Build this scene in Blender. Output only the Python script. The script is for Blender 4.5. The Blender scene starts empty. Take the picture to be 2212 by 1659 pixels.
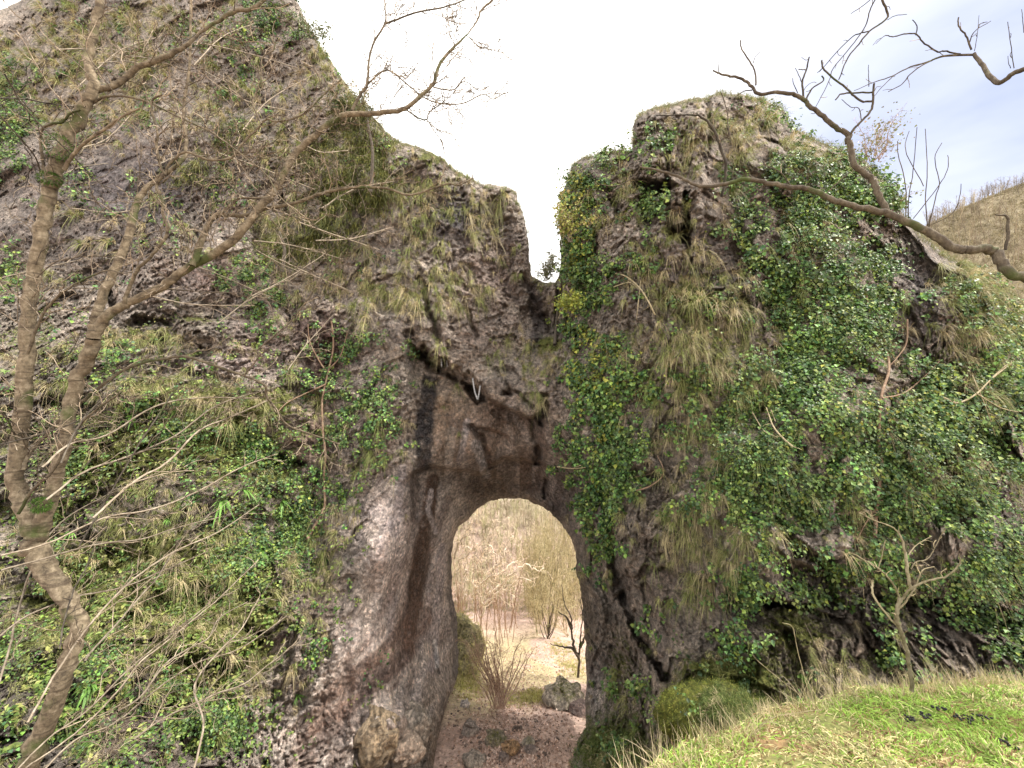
import bpy, math, random
import numpy as np
from mathutils import Vector, Matrix

# ------------------------------------------------------------------ scene, camera, world, sun
sc = bpy.context.scene
COL = sc.collection
R = math.radians
EYE = np.array([0.0, 0.0, 1.6])
F = 798.0                      # focal length in pixels of a 2212 px wide picture
cam = bpy.data.cameras.new('camera')
cam.sensor_width = 36.0
cam.lens = 36.0 * F / 2212.0
cam.clip_start = 0.05
cam.clip_end = 3000
co = bpy.data.objects.new('camera', cam)
co.location = EYE
co.rotation_euler = (R(90), 0, 0)
COL.objects.link(co)
sc.camera = co

SUN_EL, SUN_AZ = 54, 90       # azimuth clockwise from +Y (behind the camera, to its right)
w = bpy.data.worlds.new('World'); sc.world = w; w.use_nodes = True
nt = w.node_tree; N = nt.nodes; L = nt.links
for n in list(N): N.remove(n)
out = N.new('ShaderNodeOutputWorld'); bg = N.new('ShaderNodeBackground')
sky = N.new('ShaderNodeTexSky'); sky.sky_type = 'NISHITA'; sky.sun_disc = False
sky.sun_elevation = R(SUN_EL); sky.sun_rotation = R(SUN_AZ)
tc = N.new('ShaderNodeTexCoord')
nz = N.new('ShaderNodeTexNoise'); nz.inputs['Scale'].default_value = 2.6; nz.inputs['Detail'].default_value = 5
mp = N.new('ShaderNodeMapping'); mp.inputs['Scale'].default_value = (1, 1, 2.6)
L.new(tc.outputs['Generated'], mp.inputs[0]); L.new(mp.outputs[0], nz.inputs['Vector'])
# a clearer, blue-grey patch of cloud low over the hill on the right
dot = N.new('ShaderNodeVectorMath'); dot.operation = 'DOT_PRODUCT'
dv = Vector((1.32, 1.0, 0.52)).normalized(); dot.inputs[1].default_value = dv
L.new(tc.outputs['Generated'], dot.inputs[0])
pr = N.new('ShaderNodeMapRange'); pr.inputs[1].default_value = 0.82; pr.inputs[2].default_value = 0.985
pr.inputs[3].default_value = 0.0; pr.inputs[4].default_value = 0.95
pr.interpolation_type = 'SMOOTHSTEP'
L.new(dot.outputs['Value'], pr.inputs[0])
nr = N.new('ShaderNodeMapRange'); nr.inputs[1].default_value = 0.35; nr.inputs[2].default_value = 0.65
nr.inputs[3].default_value = 0.80; nr.inputs[4].default_value = 1.0
L.new(nz.outputs[0], nr.inputs[0])
mu = N.new('ShaderNodeMath'); mu.operation = 'MULTIPLY'
L.new(pr.outputs[0], mu.inputs[0]); L.new(nr.outputs[0], mu.inputs[1])
cl = N.new('ShaderNodeMix'); cl.data_type = 'RGBA'
cl.inputs['A'].default_value = (10.2, 9.8, 9.2, 1)       # bright overcast
cl.inputs['B'].default_value = (1.9, 2.25, 3.5, 1)       # grey-blue cloud
L.new(mu.outputs[0], cl.inputs['Factor'])
mx = N.new('ShaderNodeMix'); mx.data_type = 'RGBA'; mx.inputs['Factor'].default_value = 0.9
L.new(sky.outputs[0], mx.inputs['A']); L.new(cl.outputs['Result'], mx.inputs['B'])
L.new(mx.outputs['Result'], bg.inputs[0]); bg.inputs[1].default_value = 0.095
L.new(bg.outputs[0], out.inputs[0])

sl = bpy.data.lights.new('sun', 'SUN'); sl.energy = 2.7; sl.angle = R(11); sl.color = (1.0, 0.94, 0.84)
so = bpy.data.objects.new('sun', sl)
az, el = R(SUN_AZ), R(SUN_EL)
sd = Vector((math.sin(az) * math.cos(el), math.cos(az) * math.cos(el), math.sin(el)))
so.rotation_euler = sd.to_track_quat('Z', 'Y').to_euler(); COL.objects.link(so)
sc.view_settings.view_transform = 'Standard'; sc.view_settings.look = 'None'
sc.view_settings.exposure = 1.38; sc.view_settings.gamma = 1.0

# ------------------------------------------------------------------ helpers
rng = np.random.default_rng(7)
random.seed(7)

def W(px, py, D):
    """a point seen at (px, py) of the 2212 px photograph, D metres in front of the camera"""
    return np.array([(px - 1106) / F * D, D, 1.6 + (829.5 - py) / F * D])

def _h(i, j, k, s):
    n = (i * 374761393 + j * 668265263 + k * 2147483647 + s * 1274126177) & 0xFFFFFFFF
    n = ((n ^ (n >> 13)) * 1274126177) & 0xFFFFFFFF
    n = ((n ^ (n >> 16)) * 2246822519) & 0xFFFFFFFF
    return ((n ^ (n >> 15)) & 0xFFFFFF) / float(0xFFFFFF)

def vnoise(p, seed=0):
    f = np.floor(p).astype(np.int64); t = p - f; t = t * t * t * (t * (t * 6 - 15) + 10)
    r = 0
    for a in (0, 1):
        wx = t[:, 0] if a else 1 - t[:, 0]
        for b in (0, 1):
            wy = t[:, 1] if b else 1 - t[:, 1]
            for c in (0, 1):
                wz = t[:, 2] if c else 1 - t[:, 2]
                r = r + _h(f[:, 0] + a, f[:, 1] + b, f[:, 2] + c, seed) * wx * wy * wz
    return r * 2 - 1

def fbm(p, octv=4, seed=0, gain=0.5):
    a, s, r = 1.0, 0.0, 0
    q = p.copy()
    for o in range(octv):
        r = r + a * vnoise(q, seed + o * 17); s += a; a *= gain
        q = q * 2.03 + 11.3
    return r / s

def voro(p, seed=0):
    """cell value, F1, F2, height on a randomly tilted facet"""
    f = np.floor(p).astype(np.int64)
    n = len(p); d1 = np.full(n, 9.0); d2 = np.full(n, 9.0); cv = np.zeros(n); tl = np.zeros(n)
    for a in (-1, 0, 1):
        for b in (-1, 0, 1):
            for c in (-1, 0, 1):
                i, j, k = f[:, 0] + a, f[:, 1] + b, f[:, 2] + c
                dx = i + _h(i, j, k, seed + 1) - p[:, 0]; dy = j + _h(i, j, k, seed + 2) - p[:, 1]; dz = k + _h(i, j, k, seed + 3) - p[:, 2]
                d = np.sqrt(dx * dx + dy * dy + dz * dz)
                cl_ = _h(i, j, k, seed + 4)
                near = d < d1
                tilt = dx * (cl_ - .5) + dy * (_h(i, j, k, seed + 5) - .5) + dz * (_h(i, j, k, seed + 6) - .5)
                tl = np.where(near, tilt, tl)
                d2 = np.where(near, d1, np.minimum(d2, d)); cv = np.where(near, cl_, cv); d1 = np.where(near, d, d1)
    return cv, d1, d2, tl

def tag(o, label=None, cat=None, group=None, kind=None):
    if label: o['label'] = label
    if cat: o['category'] = cat
    if group: o['group'] = group
    if kind: o['kind'] = kind
    return o

def mesh_obj(name, V, Fc, mat, parent=None, col=None, smooth=False, extra=None):
    """V (n,3); Fc (m,3|4) array, or list of arrays; col per-vertex rgb"""
    V = np.asarray(V, dtype=np.float32)
    if isinstance(Fc, np.ndarray): Fc = [Fc]
    Fc = [np.asarray(f, dtype=np.int32) for f in Fc if len(f)]
    me = bpy.data.meshes.new(name)
    me.vertices.add(len(V)); me.vertices.foreach_set('co', V.ravel())
    nl = sum(f.size for f in Fc); npol = sum(len(f) for f in Fc)
    me.loops.add(nl); me.polygons.add(npol)
    me.loops.foreach_set('vertex_index', np.concatenate([f.ravel() for f in Fc]))
    st, tot, a = [], [], 0
    for f in Fc:
        k = f.shape[1]; st.append(a + np.arange(len(f)) * k); tot.append(np.full(len(f), k)); a += f.size
    me.polygons.foreach_set('loop_start', np.concatenate(st).astype(np.int32))
    me.polygons.foreach_set('loop_total', np.concatenate(tot).astype(np.int32))
    me.polygons.foreach_set('use_smooth', np.full(npol, smooth))
    me.update(calc_edges=True)
    if col is not None:
        at = me.color_attributes.new('tint', 'FLOAT_COLOR', 'POINT')
        c4 = np.ones((len(V), 4), np.float32); c4[:, :3] = col
        at.data.foreach_set('color', c4.ravel())
    if extra:
        for k, v in extra.items():
            at = me.attributes.new(k, 'FLOAT', 'POINT'); at.data.foreach_set('value', np.asarray(v, np.float32))
    me.validate()
    me.materials.append(mat)
    o = bpy.data.objects.new(name, me); COL.objects.link(o)
    if parent is not None: o.parent = parent
    return o

def empty(name, loc=(0, 0, 0)):
    o = bpy.data.objects.new(name, None); o.empty_display_size = 0.2; o.location = [float(v) for v in loc]
    COL.objects.link(o); return o

def part(name, V, Fc, mat, root, **kw):
    """a child mesh given in world coordinates"""
    V = np.asarray(V, dtype=np.float64) - np.array(root.location)
    return mesh_obj(name, V, Fc, mat, root, **kw)

class MB:
    def __init__(s): s.v = []; s.q = []; s.n = 0; s.c = []
    def tube(s, pts, rad, k=6, cap=True, col=(1, 1, 1), lump=0.0):
        pts = np.asarray(pts, float); n = len(pts)
        rad = np.broadcast_to(np.asarray(rad, float), (n,))
        t = np.gradient(pts, axis=0); t /= np.linalg.norm(t, axis=1, keepdims=True) + 1e-9
        a = np.array([0.0, 0, 1]) if abs(t[0][2]) < 0.9 else np.array([1.0, 0, 0])
        u = np.cross(t[0], a); u /= np.linalg.norm(u)
        ang = np.arange(k) * 2 * math.pi / k
        V = np.zeros((n, k, 3))
        for i in range(n):
            u = u - t[i] * np.dot(u, t[i]); u /= np.linalg.norm(u) + 1e-9
            b = np.cross(t[i], u)
            rr = rad[i] * (1 + (lump * (rng.random(k) - .5) if lump else 0))
            V[i] = pts[i] + np.outer(np.cos(ang) * rr, u) + np.outer(np.sin(ang) * rr, b)
        s.v.append(V.reshape(-1, 3)); s.c.append(np.tile(col, (n * k, 1)))
        i = np.arange(n - 1)[:, None] * k; j = np.arange(k)[None]; j2 = (j + 1) % k
        q = np.stack([i + j, i + j2, i + k + j2, i + k + j], -1).reshape(-1, 4) + s.n
        s.q.append(q); s.n += n * k
        return s
    def build(s, name, mat, root=None, smooth=True, **kw):
        V = np.concatenate(s.v); Q = np.concatenate(s.q); c = np.concatenate(s.c)
        if root is not None: return part(name, V, Q, mat, root, smooth=smooth, col=c, **kw)
        return mesh_obj(name, V, Q, mat, smooth=smooth, col=c, **kw)

def spline(P, n=None, step=None):
    """Catmull-Rom through rows of P (any number of columns)"""
    P = np.asarray(P, float)
    if len(P) == 2: P = np.array([P[0], (P[0] + P[1]) / 2, P[1]])
    Q = np.vstack([2 * P[0] - P[1], P, 2 * P[-1] - P[-2]])
    o = []
    for i in range(1, len(Q) - 2):
        m = n or 4
        t = np.linspace(0, 1, m, endpoint=False)[:, None]
        a, b, c, d = Q[i - 1], Q[i], Q[i + 1], Q[i + 2]
        o.append(0.5 * (2 * b + (c - a) * t + (2 * a - 5 * b + 4 * c - d) * t ** 2 + (3 * b - a - 3 * c + d) * t ** 3))
    o.append(P[-1:]); return np.vstack(o)

# ------------------------------------------------------------------ materials
def mat(name):
    m = bpy.data.materials.new(name); m.use_nodes = True
    nt = m.node_tree; b = nt.nodes['Principled BSDF']
    b.inputs['Roughness'].default_value = 0.9
    b.inputs['Specular IOR Level'].default_value = 0.25
    return m, nt, b

def nd(nt, typ, **kw):
    n = nt.nodes.new(typ)
    for k, v in kw.items():
        if k.startswith('i_'): n.inputs[k[2:].replace('_', ' ')].default_value = v
        else: setattr(n, k, v)
    return n

def ramp(nt, src, stops):
    r = nt.nodes.new('ShaderNodeValToRGB'); e = r.color_ramp.elements
    while len(e) < len(stops): e.new(0.5)
    for x, (p, c) in zip(e, stops):
        x.position = p; x.color = (c, c, c, 1) if isinstance(c, (int, float)) else (*c, 1)
    nt.links.new(src, r.inputs[0]); return r.outputs[0]

def mix(nt, a, b, f, mode='MIX'):
    m = nt.nodes.new('ShaderNodeMix'); m.data_type = 'RGBA'; m.blend_type = mode
    for sock, v in (('A', a), ('B', b), ('Factor', f)):
        if hasattr(v, 'is_output'): nt.links.new(v, m.inputs[sock])
        elif isinstance(v, (int, float)): m.inputs[sock].default_value = v
        else: m.inputs[sock].default_value = (*v, 1)
    return m.outputs['Result']

def rock_material(name='limestone', bump=0.9):
    m, nt, b = mat(name)
    geo = nd(nt, 'ShaderNodeTexCoord').outputs['Object']
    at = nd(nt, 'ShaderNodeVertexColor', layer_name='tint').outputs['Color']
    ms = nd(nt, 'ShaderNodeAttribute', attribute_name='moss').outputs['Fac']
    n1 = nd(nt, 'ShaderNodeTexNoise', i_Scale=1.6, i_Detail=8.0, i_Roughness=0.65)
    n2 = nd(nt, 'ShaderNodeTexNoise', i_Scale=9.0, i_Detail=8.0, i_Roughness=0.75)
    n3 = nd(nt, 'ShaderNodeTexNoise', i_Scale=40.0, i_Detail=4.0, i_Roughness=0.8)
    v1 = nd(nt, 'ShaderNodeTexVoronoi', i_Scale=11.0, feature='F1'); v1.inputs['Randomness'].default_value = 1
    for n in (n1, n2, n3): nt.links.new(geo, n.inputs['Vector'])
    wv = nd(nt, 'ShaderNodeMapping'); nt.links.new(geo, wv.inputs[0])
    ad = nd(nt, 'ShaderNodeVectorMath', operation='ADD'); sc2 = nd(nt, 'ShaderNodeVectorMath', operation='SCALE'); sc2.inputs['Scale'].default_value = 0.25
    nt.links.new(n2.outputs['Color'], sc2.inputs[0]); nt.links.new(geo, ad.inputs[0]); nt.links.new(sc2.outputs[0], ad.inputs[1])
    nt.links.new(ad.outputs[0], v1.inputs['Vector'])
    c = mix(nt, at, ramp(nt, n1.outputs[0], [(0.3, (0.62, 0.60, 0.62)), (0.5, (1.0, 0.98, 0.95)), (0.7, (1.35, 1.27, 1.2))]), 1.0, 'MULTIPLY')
    c = mix(nt, c, ramp(nt, n2.outputs[0], [(0.32, 0.20), (0.5, 0.92), (0.68, (2.1, 2.0, 1.9))]), 0.95, 'MULTIPLY')
    c = mix(nt, c, ramp(nt, v1.outputs['Color'], [(0.1, 0.55), (0.9, 1.6)]), 0.75, 'MULTIPLY')
    # pale lichen flecks
    fl = ramp(nt, n3.outputs[0], [(0.53, 0.0), (0.66, 1.0)])
    c = mix(nt, c, (0.46, 0.43, 0.40), mix(nt, (0, 0, 0), (0.55, 0.55, 0.55), fl))
    # moss
    n4 = nd(nt, 'ShaderNodeTexNoise', i_Scale=5.0, i_Detail=7.0, i_Roughness=0.75); nt.links.new(geo, n4.inputs['Vector'])
    am = nd(nt, 'ShaderNodeMath', operation='ADD'); nt.links.new(ms, am.inputs[0]); nt.links.new(n4.outputs[0], am.inputs[1])
    mf = ramp(nt, am.outputs[0], [(0.74, 0.0), (0.94, 0.92)])
    mc = ramp(nt, n2.outputs[0], [(0.3, (0.025, 0.038, 0.008)), (0.5, (0.10, 0.115, 0.018)), (0.7, (0.24, 0.23, 0.045))])
    c = mix(nt, c, mc, mf)
    nt.links.new(c, b.inputs['Base Color'])
    # bump
    bm = nd(nt, 'ShaderNodeBump', i_Strength=bump, i_Distance=0.10); nt.links.new(n2.outputs[0], bm.inputs['Height'])
    for scl, dst, st in ((5.0, .16, .55), (13.0, .07, .6), (30.0, .03, .6)):
        vv = nd(nt, 'ShaderNodeTexVoronoi', i_Scale=scl, feature='F1'); nt.links.new(ad.outputs[0], vv.inputs['Vector'])
        hh = nd(nt, 'ShaderNodeMath', operation='MULTIPLY_ADD'); sp_ = nd(nt, 'ShaderNodeSeparateColor'); nt.links.new(vv.outputs['Color'], sp_.inputs[0])
        nt.links.new(vv.outputs['Distance'], hh.inputs[0]); nt.links.new(sp_.outputs[0], hh.inputs[1]); nt.links.new(sp_.outputs[1], hh.inputs[2])
        ns = nd(nt, 'ShaderNodeMath', operation='MULTIPLY'); nt.links.new(hh.outputs[0], ns.inputs[0])
        rf = nd(nt, 'ShaderNodeAttribute', attribute_name='rough_face'); nt.links.new(rf.outputs['Fac'], ns.inputs[1])
        bx = nd(nt, 'ShaderNodeBump', i_Strength=st, i_Distance=dst); nt.links.new(ns.outputs[0], bx.inputs['Height']); nt.links.new(bm.outputs[0], bx.inputs['Normal']); bm = bx
    bm2 = nd(nt, 'ShaderNodeBump', i_Strength=bump * .8, i_Distance=0.02); nt.links.new(n3.outputs[0], bm2.inputs['Height'])
    nt.links.new(bm.outputs[0], bm2.inputs['Normal']); nt.links.new(bm2.outputs[0], b.inputs['Normal'])
    return m

def tint_material(name, rough=0.6, spec=0.3, scale=30, var=0.35, trans=0.0, bump=0.0, bdist=0.01):
    m, nt, b = mat(name)
    at = nd(nt, 'ShaderNodeVertexColor', layer_name='tint').outputs['Color']
    n = nd(nt, 'ShaderNodeTexNoise', i_Scale=float(scale), i_Detail=5.0)
    nt.links.new(nd(nt, 'ShaderNodeTexCoord').outputs['Object'], n.inputs['Vector'])
    c = mix(nt, at, ramp(nt, n.outputs[0], [(0.3, 1 - var), (0.7, 1 + var)]), 1.0, 'MULTIPLY')
    nt.links.new(c, b.inputs['Base Color'])
    b.inputs['Roughness'].default_value = rough; b.inputs['Specular IOR Level'].default_value = spec
    if bump:
        bm = nd(nt, 'ShaderNodeBump', i_Strength=bump, i_Distance=bdist); nt.links.new(n.outputs[0], bm.inputs['Height']); nt.links.new(bm.outputs[0], b.inputs['Normal'])
    if trans:
        tr = nd(nt, 'ShaderNodeBsdfTranslucent'); nt.links.new(c, tr.inputs[0])
        ms = nd(nt, 'ShaderNodeMixShader'); ms.inputs[0].default_value = trans
        o = nt.nodes['Material Output']
        nt.links.new(b.outputs[0], ms.inputs[1]); nt.links.new(tr.outputs[0], ms.inputs[2]); nt.links.new(ms.outputs[0], o.inputs[0])
    return m

def bark_material(name, c0, c1, c2, moss=0.0, scale=18.0, band=0.0):
    m, nt, b = mat(name)
    tcn = nd(nt, 'ShaderNodeTexCoord').outputs['Object']
    at = nd(nt, 'ShaderNodeVertexColor', layer_name='tint').outputs['Color']
    n = nd(nt, 'ShaderNodeTexNoise', i_Scale=scale, i_Detail=8.0, i_Roughness=0.7)
    mp_ = nd(nt, 'ShaderNodeMapping'); mp_.inputs['Scale'].default_value = (1, 1, 0.9 if band else 0.5)
    nt.links.new(tcn, mp_.inputs[0]); nt.links.new(mp_.outputs[0], n.inputs['Vector'])
    c = ramp(nt, n.outputs[0], [(0.32, c0), (0.5, c1), (0.68, c2)])
    if band:
        wv = nd(nt, 'ShaderNodeTexNoise', i_Scale=3.0, i_Detail=5.0, i_Roughness=.6); m2 = nd(nt, 'ShaderNodeMapping'); m2.inputs['Scale'].default_value = (1.2, 1.2, 8.0)
        nt.links.new(tcn, m2.inputs[0]); nt.links.new(m2.outputs[0], wv.inputs['Vector'])
        c = mix(nt, c, (0.05, 0.035, 0.025), mix(nt, (0, 0, 0), (band,) * 3, ramp(nt, wv.outputs[0], [(0.36, 1.0), (0.46, 0.0)])))
    if moss:
        n4 = nd(nt, 'ShaderNodeTexNoise', i_Scale=3.0, i_Detail=6.0); nt.links.new(tcn, n4.inputs['Vector'])
        c = mix(nt, c, (0.06, 0.085, 0.02), ramp(nt, n4.outputs[0], [(0.62 - moss * .3, 0.0), (0.70 - moss * .2, 0.8)]))
    c = mix(nt, c, at, 1.0, 'MULTIPLY')
    nt.links.new(c, b.inputs['Base Color'])
    bm = nd(nt, 'ShaderNodeBump', i_Strength=0.7, i_Distance=0.02); nt.links.new(n.outputs[0], bm.inputs['Height']); nt.links.new(bm.outputs[0], b.inputs['Normal'])
    return m

M_ROCK = rock_material()
M_LEAF = tint_material('ivy leaf', rough=0.5, spec=0.35, scale=40, var=0.25, trans=0.15)
M_BLADE = tint_material('grass blade', rough=0.6, spec=0.3, scale=8, var=0.3, trans=0.25)
M_BARK = bark_material('smooth bark', (0.07, 0.055, 0.04), (0.19, 0.15, 0.10), (0.34, 0.28, 0.20), moss=0.2, band=0.7)
M_TWIG = bark_material('twig bark', (0.13, 0.10, 0.075), (0.25, 0.205, 0.155), (0.38, 0.33, 0.26))
M_DARK = bark_material('dark bark', (0.035, 0.03, 0.025), (0.085, 0.07, 0.055), (0.16, 0.14, 0.11), moss=0.12)

# ------------------------------------------------------------------ the cliff, built as one surface of measured points
OUT = [(-300, 60), (0, 22), (40, 6), (85, -22), (200, -120), (400, -160), (560, -90), (640, -5), (652, 30), (672, 70), (700, 112), (738, 168), (765, 205),
       (800, 245), (835, 288), (868, 308), (905, 316), (930, 328), (958, 345), (985, 368), (1010, 380), (1040, 395), (1070, 402), (1098, 404), (1114, 414), (1117, 430),
       (1128, 455), (1136, 482), (1141, 520), (1144, 560), (1150, 598), (1160, 604), (1178, 612), (1198, 610), (1209, 596), (1214, 560), (1212, 500), (1210, 450),
       (1216, 415), (1226, 380), (1238, 352), (1262, 338), (1300, 328), (1362, 324), (1366, 300), (1368, 272), (1380, 245), (1402, 234), (1440, 226), (1480, 216),
       (1520, 212), (1552, 200), (1600, 204), (1650, 216), (1688, 232), (1701, 245), (1703, 268), (1730, 286), (1770, 305), (1810, 322), (1850, 340), (1890, 368),
       (1925, 408), (1948, 450), (1966, 485), (2000, 520), (2050, 556), (2110, 580), (2155, 600), (2185, 632), (2212, 665), (2300, 720), (2500, 800),
       (2500, 1960), (1160, 1960), (1200, 1720), (1223, 1646), (1240, 1608), (1266, 1570), (1266, 1537), (1265, 1519), (1269, 1489), (1267, 1429), (1265, 1370), (1260, 1325),
       (1256, 1280), (1251, 1251), (1244, 1221), (1241, 1185), (1226, 1152), (1209, 1126), (1192, 1109), (1171, 1094), (1141, 1081), (1111, 1075), (1081, 1076),
       (1052, 1084), (1028, 1103), (1013, 1120), (997, 1132), (986, 1147), (980, 1170), (977, 1197), (974, 1236), (975, 1281), (984, 1320), (990, 1368), (991, 1436),
       (984, 1475), (968, 1510), (957, 1545), (950, 1581), (943, 1612), (938, 1659), (925, 1960), (-300, 1960)]
DP = [(-300, 60, 22), (0, 20, 21), (300, 0, 19), (600, 0, 18), (200, -150, 21), (500, -200, 21), (0, 400, 15.5), (400, 280, 15.6), (700, 380, 15), (560, 150, 17), (850, 310, 15.6), (780, 230, 16),
      (0, 650, 13), (300, 560, 14), (600, 600, 14), (850, 580, 13.9), (980, 400, 15), (1110, 415, 15.4), (1140, 560, 15.4), (1000, 560, 14.4), (1140, 720, 14.8), (1185, 690, 16.5),
      (-300, 700, 12), (-300, 1200, 7.0), (-300, 1960, 3.5),
      (900, 720, 13.2), (1020, 760, 13.2), (1130, 820, 13.3), (940, 860, 12.9), (1050, 880, 13.2), (900, 960, 12.3), (1000, 980, 12.6), (1110, 960, 13.3), (1180, 900, 13.4),
      (950, 1040, 13.6), (1050, 1035, 14.9), (1110, 1068, 16.6), (1150, 1040, 15.4), (1205, 1090, 15.2), (1010, 1100, 16.0), (1080, 1000, 13.6), (900, 1020, 12.4), (1000, 1020, 14.0),
      (850, 1060, 11.5), (810, 1180, 10.9), (880, 1150, 12.0), (935, 1180, 14.2), (972, 1200, 16.0), (972, 1300, 16.0), (920, 1300, 13.8), (860, 1320, 11.8), (790, 1330, 10.6), (850, 1430, 11.0), (920, 1430, 12.8), (975, 1440, 15.2),
      (740, 1480, 10.0), (640, 1640, 8.7), (780, 1620, 9.4), (860, 1540, 10.8), (920, 1600, 10.6), (930, 1960, 6.8), (600, 1960, 5.6), (950, 1540, 12.2),
      (720, 760, 13.6), (720, 900, 13.1), (760, 1050, 12.6), (600, 740, 13.6), (450, 720, 13.2), (300, 720, 12.6),
      (560, 830, 12.3), (400, 840, 11.8), (200, 800, 11.2), (600, 920, 12.4), (650, 1000, 12.2), (450, 960, 10.8), (250, 960, 10.4), (0, 900, 10),
      (400, 1150, 10.0), (600, 1150, 11.5), (700, 1200, 11.3), (100, 1150, 9.0), (600, 1300, 9.8), (400, 1330, 8.6), (200, 1330, 8.0), (0, 1300, 7.6),
      (500, 1500, 8.2), (300, 1500, 7.2), (100, 1500, 6.3), (0, 1650, 5.4), (300, 1650, 6.1), (500, 1650, 7.3), (200, 1960, 4.2),
      (1222, 420, 12.6), (1300, 340, 12.6), (1230, 600, 12.2), (1380, 250, 12.2), (1560, 215, 12.0), (1700, 260, 12.0), (1400, 330, 11.6), (1600, 320, 11.2),
      (1235, 780, 12.4), (1240, 900, 12.4), (1300, 700, 11.3), (1330, 500, 11.4), (1450, 620, 10.7), (1480, 740, 9.9), (1600, 500, 10.5), (1640, 700, 10.1),
      (1800, 340, 11.4), (1940, 450, 11.4), (1850, 550, 10.2), (2000, 560, 11.0), (2170, 630, 11.0), (2212, 690, 11.2), (2500, 820, 13), (2050, 750, 10.0), (1830, 780, 9.5),
      (1250, 1060, 13.2), (1262, 1200, 13.6), (1272, 1330, 13.4), (1278, 1480, 12.8), (1330, 1000, 11.1), (1340, 1200, 10.9), (1360, 1400, 10.2), (1300, 1560, 10.8), (1330, 1650, 9.5), (1200, 1960, 7.0),
      (1450, 950, 9.9), (1480, 1150, 9.7), (1500, 1350, 9.2), (1650, 950, 9.0), (1850, 950, 8.8), (2050, 980, 9.0), (2212, 950, 9.6), (2500, 1000, 11),
      (1700, 1150, 8.6), (1900, 1150, 8.3), (2150, 1150, 8.6), (1650, 1300, 8.6), (1850, 1330, 8.1), (2100, 1330, 8.1), (2500, 1350, 9),
      (1550, 1520, 7.6), (1480, 1600, 7.8), (1700, 1500, 7.8), (1900, 1480, 7.3), (2212, 1450, 7.3), (1500, 1960, 5.6), (2000, 1960, 5.3), (2500, 1960, 6)]
# clefts, overhangs and holes cut into the face: polyline, half width px, depth m
CUTS = [([(884, 722), (898, 748), (912, 768)], 9, .5), ([(909, 763), (936, 783), (952, 792)], 13, 1.6), ([(945, 795), (975, 808), (1003, 822), (1020, 840), (1034, 858)], 15, 1.0),
        ([(905, 600), (919, 616), (923, 672), (936, 703), (950, 738)], 6, .6), ([(1006, 668), (1018, 700), (1030, 728)], 5, .5),
        ([(1092, 850), (1096, 853)], 7, .8), ([(1172, 862), (1176, 895)], 9, 1.3), ([(1162, 900), (1166, 915)], 7, 1.0), ([(1161, 975), (1163, 1000)], 8, 1.2), ([(1176, 1035), (1176, 1075)], 5, .7),
        ([(1020, 925), (1034, 940), (1044, 975), (1058, 1012)], 9, .45), ([(1095, 840), (1120, 850), (1150, 880)], 4, .25), ([(1070, 800), (1085, 820), (1100, 838)], 5, .3),
        ([(1130, 600), (1150, 640), (1160, 690), (1165, 720)], 10, .6), ([(1196, 560), (1206, 640), (1203, 720)], 5, .8), ([(1178, 690), (1190, 720)], 10, 1.2),
        ([(1444, 300), (1443, 400), (1448, 470), (1446, 520)], 5, .7), ([(1388, 402), (1415, 412), (1438, 405)], 17, 1.4), ([(1452, 505), (1470, 512), (1480, 500)], 17, 1.5),
        ([(1482, 420), (1486, 500), (1490, 570)], 6, .9), ([(1380, 450), (1400, 480)], 9, .4), ([(1320, 420), (1340, 470)], 12, .5), ([(1530, 205), (1532, 290), (1525, 340)], 5, .35),
        ([(1280, 500), (1290, 560)], 8, .4), ([(1600, 640), (1612, 665)], 9, .6), ([(1400, 225), (1398, 300)], 4, .3),
        ([(1300, 1050), (1320, 1150), (1330, 1240), (1345, 1290)], 14, .8), ([(1345, 1290), (1375, 1370), (1410, 1430), (1440, 1470)], 9, .8), ([(1680, 1130), (1720, 1190), (1790, 1230), (1830, 1260)], 16, .5),
        ([(1900, 1290), (1960, 1300), (2010, 1305)], 18, .6), ([(1580, 1280), (1640, 1300), (1700, 1305)], 10, .6), ([(2100, 1330), (2160, 1340)], 20, .5), ([(1700, 1370), (1720, 1420), (1740, 1500)], 12, .3),
        ([(1580, 1480), (1640, 1500), (1700, 1540), (1760, 1560)], 18, .4), ([(1390, 1570), (1400, 1640)], 9, .35), ([(1330, 1010), (1380, 1030), (1440, 1025)], 9, .4),
        ([(290, 690), (330, 695), (370, 700)], 10, .7), ([(340, 780), (350, 730)], 10, .6), ([(380, 800), (440, 812), (490, 825)], 12, .5), ([(600, 985), (640, 998), (660, 1000)], 7, .6),
        ([(100, 870), (170, 890), (220, 900)], 16, .8), ([(140, 1100), (190, 1160), (250, 1200)], 18, .5), ([(485, 1340), (530, 1360), (560, 1370)], 8, .7), ([(380, 1420), (420, 1440), (480, 1440)], 16, .6),
        ([(700, 430), (706, 490)], 8, .8), ([(610, 430), (625, 480)], 7, .5), ([(560, 480), (568, 560)], 14, .6), ([(820, 330), (835, 400)], 8, .4), ([(240, 640), (250, 690)], 12, .4),
        ([(932, 1385), (938, 1420), (944, 1455)], 3, .2), ([(1148, 905), (1160, 960)], 5, .25), ([(960, 810), (985, 818)], 5, .3), ([(905, 440), (925, 470), (935, 500)], 6, .5), ([(985, 380), (1000, 420)], 5, .25)]
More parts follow.
